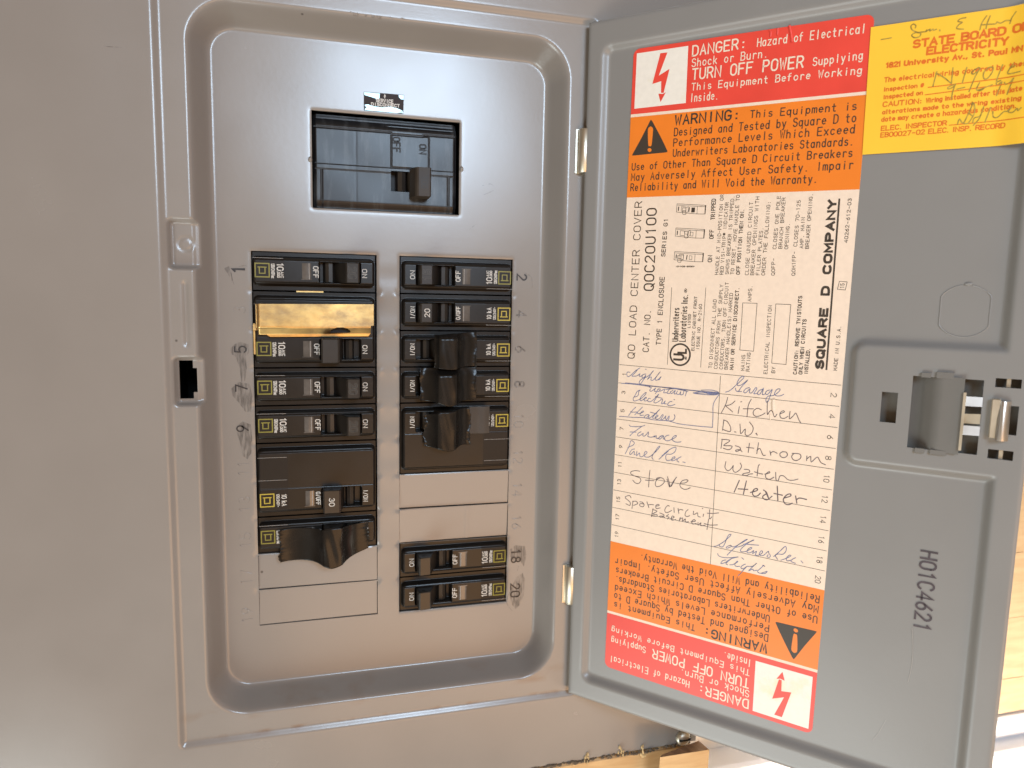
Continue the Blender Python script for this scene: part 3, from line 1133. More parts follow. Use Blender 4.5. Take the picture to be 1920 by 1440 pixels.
def make_case(kind, poles):
    """kind: 'old' or 'new' markings, or 'bare'"""
    mb = MB()
    hw = 9.15 if poles == 1 else 18.65
    vc = 0 if poles == 1 else -9.5
    us = axis([.5, .8, 2.5, 15.4, 31.2, 32.4, 51, 52.2, 57, 59.2], [.23, .3, 2, 2, .2, 2.5, .2, 1.2, .25])
    vs_ = sorted({-hw, -hw + 2, -hw + 5, hw - 5, hw - 2, hw, vc - 5.6, vc - 4.6, vc + 4.6, vc + 5.6, vc - 6.6, vc + 6.6})
    vs_ = axis(vs_, .22 if poles == 1 else .26)
    A, B_ = np.meshgrid(us, vs_)
    Zc = case_height(A, B_, hw, vc)
    grid(mb, us, vs_, Zc, I3, [], M['plastic'], smooth=True,
         matfn=lambda u, v: M['film'] if (u < 15.4 and abs(v) < hw - 2.6) else M['plastic'], lip=lambda u, v: 30.0)
    for vv in ((6.2,) if poles == 1 else (17.0 - 4.4, 1.0)):
        ribbon(mb, [(1.0, vv), (14.8, vv - .05)], .14, M['grey_print'], CV, FACE + .03)
    ribbon(mb, [(56.2, vc - 4.5), (56.2, vc + 5)], .12, M['grey_print'], CV, FACE - .05)
    lm = M['logo'] if kind == 'old' else M['logo_bright']
    logo(mb, vc, lm)
    if kind == 'old':
        side_text(mb, '120/240Vac', 9.4, vc, 1.5, 6.9, M['white'], .30)
        side_text(mb, '10', 12.1, vc + 1.9, 2.8, 3.0, M['white'], .52)
        side_text(mb, ',000', 12.1, vc - 1.5, 1.15, 3.1, M['white'], .32)
        side_text(mb, 'AIC', 13.7, vc - 1.7, 1.25, 2.9, M['white'], .30)
        side_text(mb, 'OFF', 29.0, vc, 2.3, 5.4, M['white'], .40)
        side_text(mb, 'ON', 52.6, vc, 2.2, 4.1, M['white'], .38)
    else:
        side_text(mb, '120/240V~', 9.7, vc, 1.35, 6.4, M['white'], .26)
        side_text(mb, '10 kA', 12.2, vc, 2.2, 5.7, M['white'], .40)
        side_text(mb, 'O/OFF', 28.9, vc, 2.0, 6.6, M['white'], .42)
        side_text(mb, 'I/ON', 52.6, vc, 2.1, 5.8, M['white'], .36)
    return mb


def make_handle(pos, width, vc, mark=None, white=False):
    mb = MB()
    on = [(39.2, -3.0), (44.2, 9.3), (44.9, 10.1), (50.0, 10.6), (50.7, 10.1), (51.4, -3.0)]
    off = [(32.0, -3.0), (32.4, 9.4), (33.1, 10.2), (39.0, 10.3), (39.9, 9.6), (44.2, -3.0)]
    if pos == 'off2':
        off = [(32.0, -3.0), (32.2, 9.4), (32.9, 10.2), (40.0, 10.3), (40.9, 9.6), (43.2, -3.0)]
    prof = on if pos == 'on' else off
    w = width / 2
    fn = lambda a, b, d: (a, d, b)
    mb.prism(prof, vc - w + .35, vc + w - .35, M['handle'], fn)
    # chamfered ends
    c = (sum(p[0] for p in prof) / len(prof), 4.0)
    for s in (-1, 1):
        inner = [(c[0] + (a - c[0]) * .93, c[1] + (b - c[1]) * .95) for a, b in prof]
        n = len(prof)
        vs = [fn(a, b, vc + s * (w - .35)) for a, b in prof] + [fn(a, b, vc + s * w) for a, b in inner]
        mb.add(vs, [(i, (i + 1) % n, n + (i + 1) % n, n + i) for i in range(n)] + [tuple(range(n, 2 * n))], M['handle'])
        hx = (prof[1][0] + prof[-2][0]) / 2 + (.4 if pos == 'on' else -.2)
        pts = [fn(hx + 1.0 * math.cos(t * math.pi / 6), 7.6 + .85 * math.sin(t * math.pi / 6), vc + s * (w + .03)) for t in range(12)]
        mb.poly(pts, M['dark'])  # flat disc painted dark as the shaded hole in the handle end
    # the curved rocker down in the slot
    if pos == 'on':
        mb.prism([(33.6, -3.2), (34.8, -.9), (36.4, -.3), (38.2, -.6), (39.4, -3.2)], vc - 4.7, vc + 4.7, M['handle'], fn)
    else:
        mb.prism([(43.6, -3.2), (44.4, -.6), (46.0, 0), (47.6, -.6), (48.6, -3.2)], vc - 4.7, vc + 4.7, M['handle'], fn)
    if mark:
        u = 46.0 if pos == 'on' else 35.2
        top = 10.6
        tilt = .098 if pos == 'on' else .017
        lift = lambda a, b, n: (a, b, n + (tilt * (a - 47.4) - .22 if pos == 'on' else tilt * (a - 36) - .25))
        if white:
            stext(mb, mark, (u, vc + 2.0), (u, vc - 2.0), (u + 2.5, vc + 2.0), M['white'], .42, lift, top + .06)
        else:
            stext(mb, mark, (u - .4, vc + 2.5), (u - .4, vc - 2.5), (u + 3.1, vc + 2.5), M['mark_glint'], .95, lift, top + .03)
            stext(mb, mark, (u - .4, vc + 2.5), (u - .4, vc - 2.5), (u + 3.1, vc + 2.5), M['groove'], .50, lift, top + .08)
    return mb


def make_window(vc):
    mb = MB()
    us, vs_ = axis([23.5, 28.1], .35), axis([vc - 3.6, vc + 4.2], .4)
    A, B_ = np.meshgrid(us, vs_)
    zz = FACE + .30 - .35 * ((A - 25.8) / 2.3) ** 2 + 0 * B_
    grid(mb, us, vs_, zz, I3, [], M['lens'], lip=lambda u, v: .6)
    mb.box((26.9, vc - 3.6, FACE + .02), (27.15, vc + 4.2, FACE + .36), M['grey_print'])
    mb.box((23.2, vc - 3.9, FACE - .4), (28.4, vc - 3.55, FACE + .35), M['lens'])
    return mb


SINGLE, DOUBLE = 'single pole circuit breakers', 'two pole circuit breakers'
meshes = {}


def shared(key, maker):
    if key not in meshes:
        meshes[key] = maker().build(key[0], link=False, fix=key[0] != 'case').data
    return meshes[key]


def breaker(side, k, poles, kind, pos, mark, white, label, window=True):
    name = 'circuit_breaker' if poles == 1 else 'two_pole_breaker'
    hw = PITCH * poles / 2
    y = row_y(k) - hw
    r = empty(name, (XL0, y, 0) if side == 'L' else (-XL0, y, 0), 0 if side == 'L' else math.pi)
    tag(r, label, 'circuit breaker', SINGLE if poles == 1 else DOUBLE)
    vc = 0 if poles == 1 else -9.5
    width = 9.8 if poles == 1 else 12.0
    hp = 'on' if pos == 'on' else ('off' if poles == 1 else 'off2')
    for key, maker in ((('case', kind, poles), lambda: make_case(kind, poles)),
                       (('handle', hp, poles, mark, white), lambda: make_handle(hp, width, vc - (.3 if poles == 2 else 0), mark, white)),
                       (('trip_window', poles), lambda: make_window(vc))):
        o = bpy.data.objects.new(key[0], shared(key, maker))
        COL.objects.link(o)
        o.parent = r
    return r


breaker('L', 0, 1, 'old', 'on', '20', False, 'black breaker with handle stamped 20 beside the inked number 1, topmost of the left column')
breaker('L', 1, 2, 'old', 'off', None, False, 'wide black breaker half covered by the gold coloured brass plate, handle switched off')
breaker('L', 3, 1, 'old', 'on', '20', False, 'black breaker with handle stamped 20 beside the smeared inked number 7')
breaker('L', 4, 1, 'old', 'on', '20', False, 'black breaker with handle stamped 20 beside the smeared inked number 9')
breaker('L', 5, 2, 'new', 'off', '30', True, 'wide brown black breaker with white 30 on its handle, blank upper half')
breaker('L', 7, 1, 'old', 'off', None, False, 'lowest breaker of the left column, nearly hidden under ragged black tape')
breaker('R', 0, 1, 'old', 'on', '15', False, 'black breaker with handle stamped 15, topmost of the right column')
breaker('R', 1, 1, 'new', 'on', '20', True, 'black breaker with white 20 printed on its handle, second of the right column')
breaker('R', 2, 1, 'new', 'off', None, False, 'black breaker beside the number 6, handle wrapped in shiny black tape')
breaker('R', 3, 1, 'new', 'off', None, False, 'black breaker beside the number 8, handle under the wider of two touching tape strips')
breaker('R', 4, 2, 'new', 'off', None, False, 'wide brown black breaker beside numbers 10 and 12, tape over its upper half')
breaker('R', 8, 1, 'old', 'on', None, False, 'black breaker beside the inked number 18, unmarked handle on, just under blank plate')
breaker('R', 9, 1, 'old', 'on', None, False, 'black breaker beside the inked number 20, lowest of the right column')

# ------------------------------------------------------------------ main breaker
mbase = (0, 117, 0)
mainb = tag(empty('main_breaker', mbase), 'large scuffed black main breaker in its own opening above the two breaker columns', 'main breaker')
mb = MB()
xs = axis([-36.0, -34.2, 35.0 - 1.6, 35.0], [.3, .5, .3])
ys = axis([117.6, 122, 135, 140, 153, 162.6], [.3, .6, .3, .6, .3])
A, B_ = np.meshgrid(xs, ys)
h = -2.0 + 0 * A
h = h - 1.2 * ramp(121.4 - B_, 3.5, 1.0) - 2.8 * ramp(B_ - 156.4, 5.8, 1.6)
h = h - .5 * np.exp(-((B_ - 160.6) / .35) ** 2) - .5 * np.exp(-((B_ - 158.9) / .25) ** 2) * (A > 0)
gy = 156.0 - .9 * ((A > 1.7) & (A < 17.5))
h = h - .7 * np.exp(-((B_ - gy) / .28) ** 2)
h = h + .45 * ((A > 1.9) & (A < 20.6) & (B_ > 139.2) & (B_ < 155.0))
h = h + .5 * ((B_ > 136.4) & (B_ < 138.8))
for gx in (-32.2, 31.0):
    h = h - .5 * np.exp(-((A - gx) / .25) ** 2) * (B_ < 136.2)
h = h - .08 * np.exp(-((A + 15.6) / .4) ** 2)
h = h - 1.5 * ramp(-34.6 - A, 1.4, .4) - 1.5 * ramp(A - 33.4, 1.5, .4)
h = h + .08 * np.sin(A / 6) * np.sin(B_ / 5)
grid(mb, xs, ys, h, I3, [(1.4, 13.2, 127.4, 137.3)], M['main_plastic'], lip=lambda x, y: 8.0 if 1 < x < 13.5 and 127 < y < 138 else 28)
mb.box((1.2, 127.2, -9.5), (13.4, 137.5, -8.5), M['dark'])
for pts, w in (([(-35.6, 156.1), (1.6, 156.1), (1.6, 155.2), (17.6, 155.2), (17.6, 156.1), (34.0, 156.1)], .30), ([(-35.3, 138.9), (33, 138.9)], .16),
               ([(-35.2, 136.2), (1.4, 136.2)], .26), ([(20.6, 136.2), (33.2, 136.0)], .30), ([(-32.2, 121.2), (-32.2, 136)], .22), ([(31, 121), (31, 136)], .22),
               ([(1.8, 139), (1.8, 155.1)], .2), ([(20.7, 139), (20.7, 155.4)], .26), ([(-32.4, 121.2), (31.2, 121.0)], .22)):
    ribbon(mb, pts, w, M['groove'], CV, -1.48)  # groove shade drawn as dark ribbons over the relief
mz = lambda x, y: F(570 + x / 5.76, 160 + y / 5.76, -1.5)
for t, o, e, u in (('OFF', (962, 562), (966, 718), (1034, 564)), ('ON', (1250, 640), (1250, 738), (1318, 640))):
    stext(mb, t, mz(*o), mz(*e), mz(*u), M['dark'], .74, CV, -1.44)
mb.build('case', mainb, tuple(-c for c in mbase), fix=False)
mb = MB()
fn = lambda a, b, d: (a, d, b)
mb.prism([(10.0, -6), (12.6, 7.6), (13.4, 8.6), (14.2, 8.9), (19.6, 9.2), (20.3, 8.6), (20.4, -1.5)], 124.4, 138.3, M['main_handle'], fn)
mb.prism([(4.6, -6), (5.2, -3.2), (7.2, -2.4), (9.0, -3.2), (9.6, -6)], 127.6, 137.2, M['handle'], fn)
stext(mb, '100', (15.4, 134.0), (15.4, 128.4), (18.4, 134.0), M['groove'], .32, lambda a, b, n: (a, b, n + .055 * (a - 17)), 9.08)
mb.build('handle', mainb, tuple(-c for c in mbase))

# ------------------------------------------------------------------ brass plate over the upper half of a wide breaker
mb = MB()
bxs, bs = axis([-63.9, -62.0, -8.0], [.3, .35]), axis([0, 1.2, 11.4, 12.8, 17.2], [.4, .8, .3, .3])
# s runs down the plate: flat face, fold, then the lip that leans back
A, B_ = np.meshgrid(bxs, bs)


def brass_pt(x, s, k):
    bend = max(0, -62.0 - x)
    z = 8.4 - bend * bend * 1.1 + .10 * math.sin(x / 14)
    wob = .5 * ramp(np.array([-44 - x]), 16, 6)[0]
    if s < 11.6:
        y = 70.2 + .012 * (x + 36) - s
    else:
        y = 70.2 + .012 * (x + 36) - 11.6 - (s - 11.6) * .78
        z -= (s - 11.6) * .62 + wob * 1.2
    if s > 15.5:
        z += (s - 15.5) * .5
    return (x, y, z + k)


o0 = len(mb.v)
keep = lambda x, s: not ((x + 24.2) ** 2 / 24 + (s - 14.4) ** 2 / 9.5 < 1 and s < 15.0) and not (s > 15.6 and (x < -59 + (s - 15.6) or x > -9.4 - .6 * (s - 15.6))) \
    and not (x > -9.3 and s > 11.0) and not (x < -62.8 and s > 13)
vid = {}


def bv_(i, j, k):
    if (i, j, k) not in vid:
        vid[(i, j, k)] = len(mb.v)
        mb.v.append(brass_pt(bxs[i], bs[j], -.8 * k))
    return vid[(i, j, k)]


cells = {(i, j) for i in range(len(bxs) - 1) for j in range(len(bs) - 1) if keep((bxs[i] + bxs[i + 1]) / 2, (bs[j] + bs[j + 1]) / 2)}
km = mb.mi(M['brass'])
for i, j in cells:
    for k in (0, 1):
        q = (bv_(i, j, k), bv_(i + 1, j, k), bv_(i + 1, j + 1, k), bv_(i, j + 1, k))
        mb.f.append(q if k else q[::-1])
        mb.m.append(km)
        mb.sm.append(True)
    for (di, dj, a, b) in ((-1, 0, (i, j), (i, j + 1)), (1, 0, (i + 1, j + 1), (i + 1, j)), (0, -1, (i + 1, j), (i, j)), (0, 1, (i, j + 1), (i + 1, j + 1))):
        if (i + di, j + dj) not in cells:
            o1 = len(mb.v)
            for (p, k) in ((a, 0), (b, 0), (b, 1), (a, 1)):
                mb.v.append(brass_pt(bxs[p[0]], bs[p[1]], -.8 * k))
            mb.f.append((o1, o1 + 1, o1 + 2, o1 + 3))
            mb.m.append(km)
            mb.sm.append(False)
mb.box((-65.3, 45.2, -2), (-64.5, 60.3, 1.4), M['brass'])
mb.box((-65.3, 57, -1.6), (-63.6, 60.0, 3.0), M['brass'])
mb.box((-63.6, 58.5, 2.2), (-62.9, 69.5, 6.6), M['brass'])
o = mb.build('brass_plate', None, (0, 0, 0))
tag(o, 'shiny gold coloured brass plate with a notch, clipped over a wide breaker beside number 3', 'brass plate')


# ------------------------------------------------------------------ tape
def tape(name_label, x0, x1, ytop, ybot, hump, hz, seed, m, flat=False, ragged=.5, hw=4.7, yc=0, ext=5.4):
    rnd = np.random.RandomState(seed)
    nx, ny = 90, 46
    s, t = np.linspace(0, 1, nx), np.linspace(0, 1, ny)
    SS, TT = np.meshgrid(s, t)
    ph = rnd.uniform(0, 6, 8)
    edge = lambda q, k: ragged * (.5 * np.sin(q * 9 + ph[k]) + .3 * np.sin(q * 23 + ph[k + 1]) + .22 * np.sin(q * 51 + ph[k + 2]))
    xa, xb = x0 + edge(TT, 0), x1 + edge(TT, 3)
    Xp = xa + (xb - xa) * SS
    yt = ytop(Xp) if callable(ytop) else ytop + 0 * Xp
    yb = ybot(Xp) if callable(ybot) else ybot + 0 * Xp
    Yp = yt + (yb - yt) * TT + ragged * .25 * np.sin(SS * 14 + ph[5])
    d = (Xp - hump) / hw
    across = np.exp(-np.maximum(0, Yp - yc - ext) ** 2 / 9.0)
    if flat:
        Zp = 3.35 + .10 * np.sin(Xp * .9) + 0 * Yp
    else:
        prof = np.where(np.abs(d) < 1, 1 - .06 * d ** 4, .94 * np.exp(-(np.abs(d) - 1) * 1.05))
        Zp = 3.5 + (hz - 3.5) * prof * (.35 + .65 * across)
        # creases that fan out from the handle
        Zp = Zp + .22 * np.sin((Yp - yc) * .45 + Xp * .33 + ph[6]) * np.exp(-((np.abs(d) - 1.35) / .6) ** 2)
        Zp = Zp + .16 * np.sin(Xp * .9 + (Yp - yc) * .25 + ph[7]) * np.exp(-((d) / 1.0) ** 2)
        Zp = np.maximum(Zp, 3.4 + .06 * np.sin(Xp * 2))
        # lifted free ends
        Zp = Zp + 0.9 * np.exp(-SS / .05) * (1 + .6 * np.sin(TT * 7 + ph[2])) + .7 * np.exp(-(1 - SS) / .05) * (1 + .6 * np.sin(TT * 6 + ph[4]))
    mb = MB()
    mb.add([(Xp[j, i], Yp[j, i], Zp[j, i]) for j in range(ny) for i in range(nx)],
           [(j * nx + i, (j + 1) * nx + i, (j + 1) * nx + i + 1, j * nx + i + 1) for j in range(ny - 1) for i in range(nx - 1)], m, True)
    o = mb.build('tape_strip', None, (0, 0, 0), fix=False)
    md = o.modifiers.new('thickness', 'SOLIDIFY')
    md.thickness = .00018
    md.offset = -1
    return o


TG = 'strips of black tape over breaker handles'
lin = lambda xa, ya, xb, yb: (lambda x: ya + (yb - ya) * (x - xa) / (xb - xa))
o = tape('', -55, -10.6, lin(-55, -43.6, -10, -42.0), lambda x: -60.2 - 3.2 * np.exp(-((x + 29) / 6) ** 2) + 4.0 * np.clip((x + 24) / 14, 0, 1), -29.0, 11.6, 3, M['tape'], ragged=.9, yc=-48.6, ext=6.4)
tag(o, 'ragged glossy black tape over the lowest breaker of the left column', 'tape', TG)
o = tape('', 22.4, 45.6, lin(22, 55.4, 45, 57.0), lambda x: 38.9 - 1.2 * np.exp(-((x - 31) / 6) ** 2), 29.4, 11.6, 11, M['tape'], ragged=.35, yc=47.6)
tag(o, 'shiny black tape strip over the breaker beside number 6, directly above a wider strip', 'tape', TG)
o = tape('', 15.8, 45.6, lin(15, 38.3, 45, 38.6), lambda x: 21.2 - 2.4 * np.exp(-((x - 30.5) / 6) ** 2), 29.2, 11.5, 17, M['tape'], ragged=.4, yc=28.6)
tag(o, 'black tape strip beside number 8, its top edge meeting a narrower strip', 'tape', TG)
o = tape('', 17.8, 42.6, lin(17.8, 14.2, 42, 17.3), lambda x: -2.6 - 2.2 * np.exp(-((x - 29.5) / 6) ** 2), 29.0, 11.6, 29, M['tape'], ragged=.8, yc=9.6, ext=6.6)
tag(o, 'crinkled black tape beside number 10 on the wide right hand breaker', 'tape', TG)
o = tape('', 42.0, 53.4, 17.2, 2.4, 0, 0, 31, M['tape_matte'], flat=True, ragged=.25)
tag(o, 'dull flat tape scrap between the crinkled tape and the yellow logo beside number 10', 'tape', TG)

# ------------------------------------------------------------------ service disconnect sticker
mb = MB()
mzs = lambda x, y: F(570 + x / 5.76, 160 + y / 5.76, .2)
zs = cover_z(-2, 170)
tzs = lambda a, b, n: (a, b, zs + n)
c = [mzs(*p) for p in ((645, 70), (1080, 105), (1072, 308), (648, 272))]
mb.prism(c, .15, .28, M['foil_dark'], tzs)
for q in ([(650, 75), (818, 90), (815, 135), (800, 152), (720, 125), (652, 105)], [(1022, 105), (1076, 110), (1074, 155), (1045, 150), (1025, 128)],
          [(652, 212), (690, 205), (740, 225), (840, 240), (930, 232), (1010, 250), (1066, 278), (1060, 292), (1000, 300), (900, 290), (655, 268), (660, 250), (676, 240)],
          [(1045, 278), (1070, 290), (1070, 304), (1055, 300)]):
    mb.poly([tzs(*mzs(*p), .30) for p in q], M['foil'])  # reflection patches painted onto the dark sticker
stext(mb, 'SERVICE', mzs(780, 180), mzs(962, 194), mzs(780, 146), M['white'], .42, tzs, .34)
stext(mb, 'DISCONNECT', mzs(728, 218), mzs(1030, 238), mzs(728, 188), M['white'], .42, tzs, .34)
mb.poly([tzs(*mzs(*p), .34) for p in ((872, 92), (885, 122), (877, 122), (877, 142), (867, 142), (867, 122), (860, 122))], M['white'])
o = mb.build('service_sticker', None, (0, 0, 0))
tag(o, 'small dark foil sticker with white lettering above the main breaker', 'sticker')

# ================================================================== WARNING LABEL ON THE DOOR
LN = .18
LTL = np.array(G(1188.5, 92.7, LN))
LA = (np.array(G(1640.5, 25.5, LN)) - LTL + np.array(G(1522.5, 1376.7, LN)) - np.array(G(1133.9, 1248.7, LN))) / 2
LB = (np.array(G(1133.9, 1248.7, LN)) - LTL + np.array(G(1522.5, 1376.7, LN)) - np.array(G(1640.5, 25.5, LN))) / 2
LW, LH = np.hypot(*LA), np.hypot(*LB)
EA, EB = LA / LW, LB / LH
LCEN = LTL + LA / 2 + LB / 2
LH0 = 318.6


def lq(a, b):
    """label millimetres from its top left corner -> door coordinates"""
    return LTL + EA * a + EB * (b * LH / LH0)


def lift1(a, b, n):
    return D(a, b, n)


def lift2(a, b, n):
    return D(2 * LCEN[0] - a, 2 * LCEN[1] - b, n)


lbase = D(*lq(LW / 2, LH0), 0)
lab = tag(empty('warning_label', lbase), 'tall red, orange and cream paper label with handwritten circuit names inside the open door', 'label')


def lpart(mb, name, label=None):
    o = mb.build(name, lab, tuple(-c for c in lbase))
    if label:
        o['label'] = label
    return o


def rrect(a0, a1, b0, b1, r=(0, 0, 0, 0), k=6):
    """rounded rectangle outline in label mm; radii for tl, tr, br, bl"""
    out = []
    for (cx, cy, s), rr in zip((((a0, b0, 180)), (a1, b0, 270), (a1, b1, 0), (a0, b1, 90)), r):
        if rr == 0:
            out.append((cx, cy))
        else:
            ox, oy = cx + (rr if cx == a0 else -rr), cy + (rr if cy == b0 else -rr)
            out += [(ox + rr * math.cos(math.radians(s + 90 * i / k)), oy + rr * math.sin(math.radians(s + 90 * i / k))) for i in range(k + 1)]
    return out


def lpoly(mb, outline, m, n, lift=lift1):
    mb.poly([lift(*lq(a, b), n) for a, b in outline], m)


P3 = lambda x, y: G(1160 + x / 3.789, y / 3.789, LN)
T1, T2, T3_ = 30.5, 31.9, 70.4
for lift, what in ((lift1, 'upper'), (lift2, 'lower')):
    tx = lambda mb, s, o, e, u, m, w, n: stext(mb, s, P3(*o), P3(*e), P3(*u), m, w, lift, n)
    # danger band
    mb = MB()
    lpoly(mb, rrect(0, LW, 0, T1, (3.2, 3.2, 0, 0)), M['red'], LN + .05, lift)
    mb.poly([lift(*P3(*p), LN + .09) for p in ((130, 380), (495, 326), (477, 732), (112, 773))], M['paper_white'])
    mb.poly([lift(*P3(*p), LN + .13) for p in ((297, 379), (347, 373), (283, 545), (240, 597))], M['red'])
    mb.poly([lift(*P3(*p), LN + .135) for p in ((362, 490), (320, 660), (302, 660), (303, 577), (240, 597), (283, 540))], M['red'])
    mb.poly([lift(*P3(*p), LN + .14) for p in ((283, 666), (311, 668), (336, 656), (298, 726))], M['red'])
    c = M['print_cream']
    tx(mb, 'DANGER:', (525, 398), (905, 340), (525, 328), c, .66, LN + .1)
    tx(mb, 'Hazard of Electrical', (985, 332), (1752, 232), (985, 274), c, .42, LN + .1)
    tx(mb, 'Shock or Burn.', (520, 475), (1060, 405), (520, 420), c, .42, LN + .1)
    tx(mb, 'TURN OFF POWER', (522, 566), (1308, 478), (522, 492), c, .66, LN + .1)
    tx(mb, 'Supplying', (1380, 468), (1733, 420), (1380, 412), c, .42, LN + .1)
    tx(mb, 'This Equipment Before Working', (518, 642), (1726, 524), (518, 594), c, .42, LN + .1)
    tx(mb, 'Inside.', (508, 724), (708, 704), (508, 668), c, .42, LN + .1)
    if lift is lift1:
        for q, r in (([(1072, 212), (1080, 232), (1078, 262)], .45), ([(1212, 182), (1222, 230), (1232, 300)], .6), ([(1130, 200), (1128, 250)], .35)):
            ridge(mb, smooth([P3(*p) for p in q]), r, LN + .03, M['red'], lift)
    lpart(mb, 'danger_band')
    # warning band
    mb = MB()
    lpoly(mb, rrect(0, LW, T2, T3_), M['orange'], LN + .05, lift)
    k = M['print']
    tri = smooth([P3(*p) for p in ((240, 862), (300, 975), (343, 1064), (345, 1076), (335, 1083), (220, 1094), (106, 1105), (99, 1098), (103, 1088), (165, 975), (222, 862), (231, 853), (240, 862))], 4)
    mb.poly([lift(*p, LN + .09) for p in tri[:-1]], k)
    ex = smooth([P3(*p) for p in ((228, 898), (243, 910), (244, 940), (234, 1030), (222, 1038), (211, 1030), (208, 940), (212, 910), (228, 898))], 3)
    mb.poly([lift(*p, LN + .13) for p in ex[:-1]], M['orange'])
    ex = [P3(220 + 14 * math.cos(i * math.pi / 6), 1066 + 14 * math.sin(i * math.pi / 6)) for i in range(12)]
    mb.poly([lift(*p, LN + .13) for p in ex], M['orange'])
    tx(mb, 'WARNING:', (402, 887), (858, 846), (402, 822), k, .78, LN + .1)
    for s, o, e, u in (('This Equipment is', (935, 838), (1690, 778), (935, 787)),
                       ('Designed and Tested by Square D to', (395, 966), (1685, 865), (395, 912)),
                       ('Performance Levels Which Exceed', (390, 1040), (1676, 945), (390, 988)),
                       ('Underwriters Laboratories Standards.', (387, 1113), (1670, 1030), (387, 1062)),
                       ('Use of Other Than Square D Circuit Breakers', (95, 1210), (1660, 1112), (95, 1162)),
                       ('May Adversely Affect User Safety. Impair', (90, 1284), (1665, 1198), (90, 1234)),
                       ('Reliability and Will Void the Warranty.', (86, 1357), (1412, 1296), (86, 1307))):
        tx(mb, s, o, e, u, k, .44, LN + .1)
    lpart(mb, 'warning_band')

# ---- the cream middle: printed instructions and the circuit directory
mb = MB()
base = rrect(0, LW, 0, LH0, (3.2, 3.2, 3.2, 3.2))
mb.prism([tuple(lq(a, b)) for a, b in base], .03, LN, M['paper'], D)
k = M['print']
n0 = LN + .03
Z4 = lambda x, y: G(1140 + x / 4.115, 350 + y / 4.115, LN)
Z5 = lambda x, y: G(1360 + x / 4.115, 350 + y / 4.115, LN)


def T(Zf, s, o, e, ux, w=.25, mono=True):
    stext(mb, s, Zf(*o), Zf(*e), Zf(ux, o[1]), k, w, lift1, n0, mono=mono)


T(Z4, 'QO LOAD CENTER COVER', (203, 1325), (262, 115), 152, .42)
T(Z4, 'CAT. NO.', (312, 1275), (330, 950), 268, .42)
T(Z4, 'QOC20U100', (350, 800), (374, 168), 278, .66)
T(Z4, 'TYPE 1 ENCLOSURE', (406, 1220), (436, 697), 372, .40)
T(Z4, 'SERIES G1', (440, 538), (462, 247), 412, .38)
T(Z4, 'Underwriters', (540, 1193), (549, 937), 496, .44, False)
T(Z4, 'Laboratories Inc.', (596, 1195), (616, 835), 550, .42, False)
T(Z4, '@', (616, 818), (617, 788), 588, .22)
T(Z4, 'LISTED', (634, 1088), (639, 985), 615, .25)
T(Z4, 'ELECTRIC CABINET FRONT', (664, 1265), (688, 848), 643, .25)
T(Z4, 'ISSUE NO. R-2160', (703, 1258), (725, 908), 681, .25)
T(Z4, 'ON', (801, 580), (803, 532), 771, .36)
T(Z4, 'OFF', (813, 400), (816, 332), 783, .36)
T(Z4, 'TRIPPED', (823, 253), (831, 95), 794, .36)
for s, o, e in (('HANDLE AT MID-POSITION OR', (850, 678), (893, 62)), ('RED VISI-TRIP@ INDICATOR', (888, 678), (930, 122)),
                ('SHOWS BREAKER IS TRIPPED.', (930, 676), (975, 70)), ('TO RESET, MOVE HANDLE TO', (971, 676), (1016, 65))):
    T(Z4, s, o, e, o[0] - 25, .23)
T(Z4, 'OFF POSITION THEN ON.', (1016, 676), (1050, 172), 990, .33)
for s, o, e in (('TO DISCONNECT ALL LOAD', (802, 1400), (838, 872)), ('CONDUCTORS FROM THE SUPPLY', (843, 1405), (889, 758)),
                ('CONDUCTORS, TURN OFF CIRCUIT', (884, 1408), (932, 740)), ('BREAKER HANDLE(S) MARKED', (923, 1410), (964, 823))):
    T(Z4, s, o, e, o[0] - 25, .23)
T(Z4, 'MAIN OR SERVICE DISCONNECT.', (965, 1412), (1012, 778), 940, .34)
for s, o, e in (('CLOSE UNUSED CIRCUIT', (178, 681), (214, 120)), ('BREAKER OPENINGS WITH', (220, 681), (262, 78)), ('FILLER PLATES.', (263, 681), (292, 315)),
                ('ORDER THE FOLLOWING:', (305, 683), (349, 112)), ('QOFP-', (381, 683), (385, 552)), ('CLOSES ONE POLE', (392, 480), (427, 72)),
                ('BRANCH BREAKER', (437, 477), (464, 85)), ('OPENING.', (483, 480), (497, 282)), ('QOM1FP-', (538, 685), (545, 500)),
                ('CLOSES 70-125', (553, 460), (581, 105)), ('AMP. MAIN', (600, 475), (613, 238)), ('BREAKER OPENING.', (643, 478), (675, 52)),
                ('MAINS', (146, 1420), (153, 1300)), ('RATING', (186, 1425), (195, 1283)), ('AMPS.', (199, 885), (208, 762)),
                ('ELECTRICAL INSPECTION', (322, 1445), (359, 918)), ('BY', (382, 1438), (386, 1393))):
    T(Z5, s, o, e, o[0] - 26, .23)
for s, o, e in (('CAUTION: REMOVE TWISTOUTS', (550, 1447), (592, 845)), ('ONLY WHEN CIRCUITS', (592, 1447), (625, 1025)), ('INSTALLED.', (634, 1447), (654, 1248))):
    T(Z5, s, o, e, o[0] - 26, .34)
T(Z5, 'SQUARE D COMPANY', (752, 1402), (853, 105), 700, 1.08)
T(Z5, 'MADE IN U.S.A.', (860, 1418), (893, 1074), 834, .25)
T(Z5, '15', (915, 784), (919, 748), 885, .25)
T(Z5, '40262-612-03', (943, 432), (974, 92), 917, .25)


def line(Zf, pts, w=.22, m=None, nn=None):
    ribbon(mb, [Zf(*p) for p in pts], w, m or k, lift1, nn or n0)


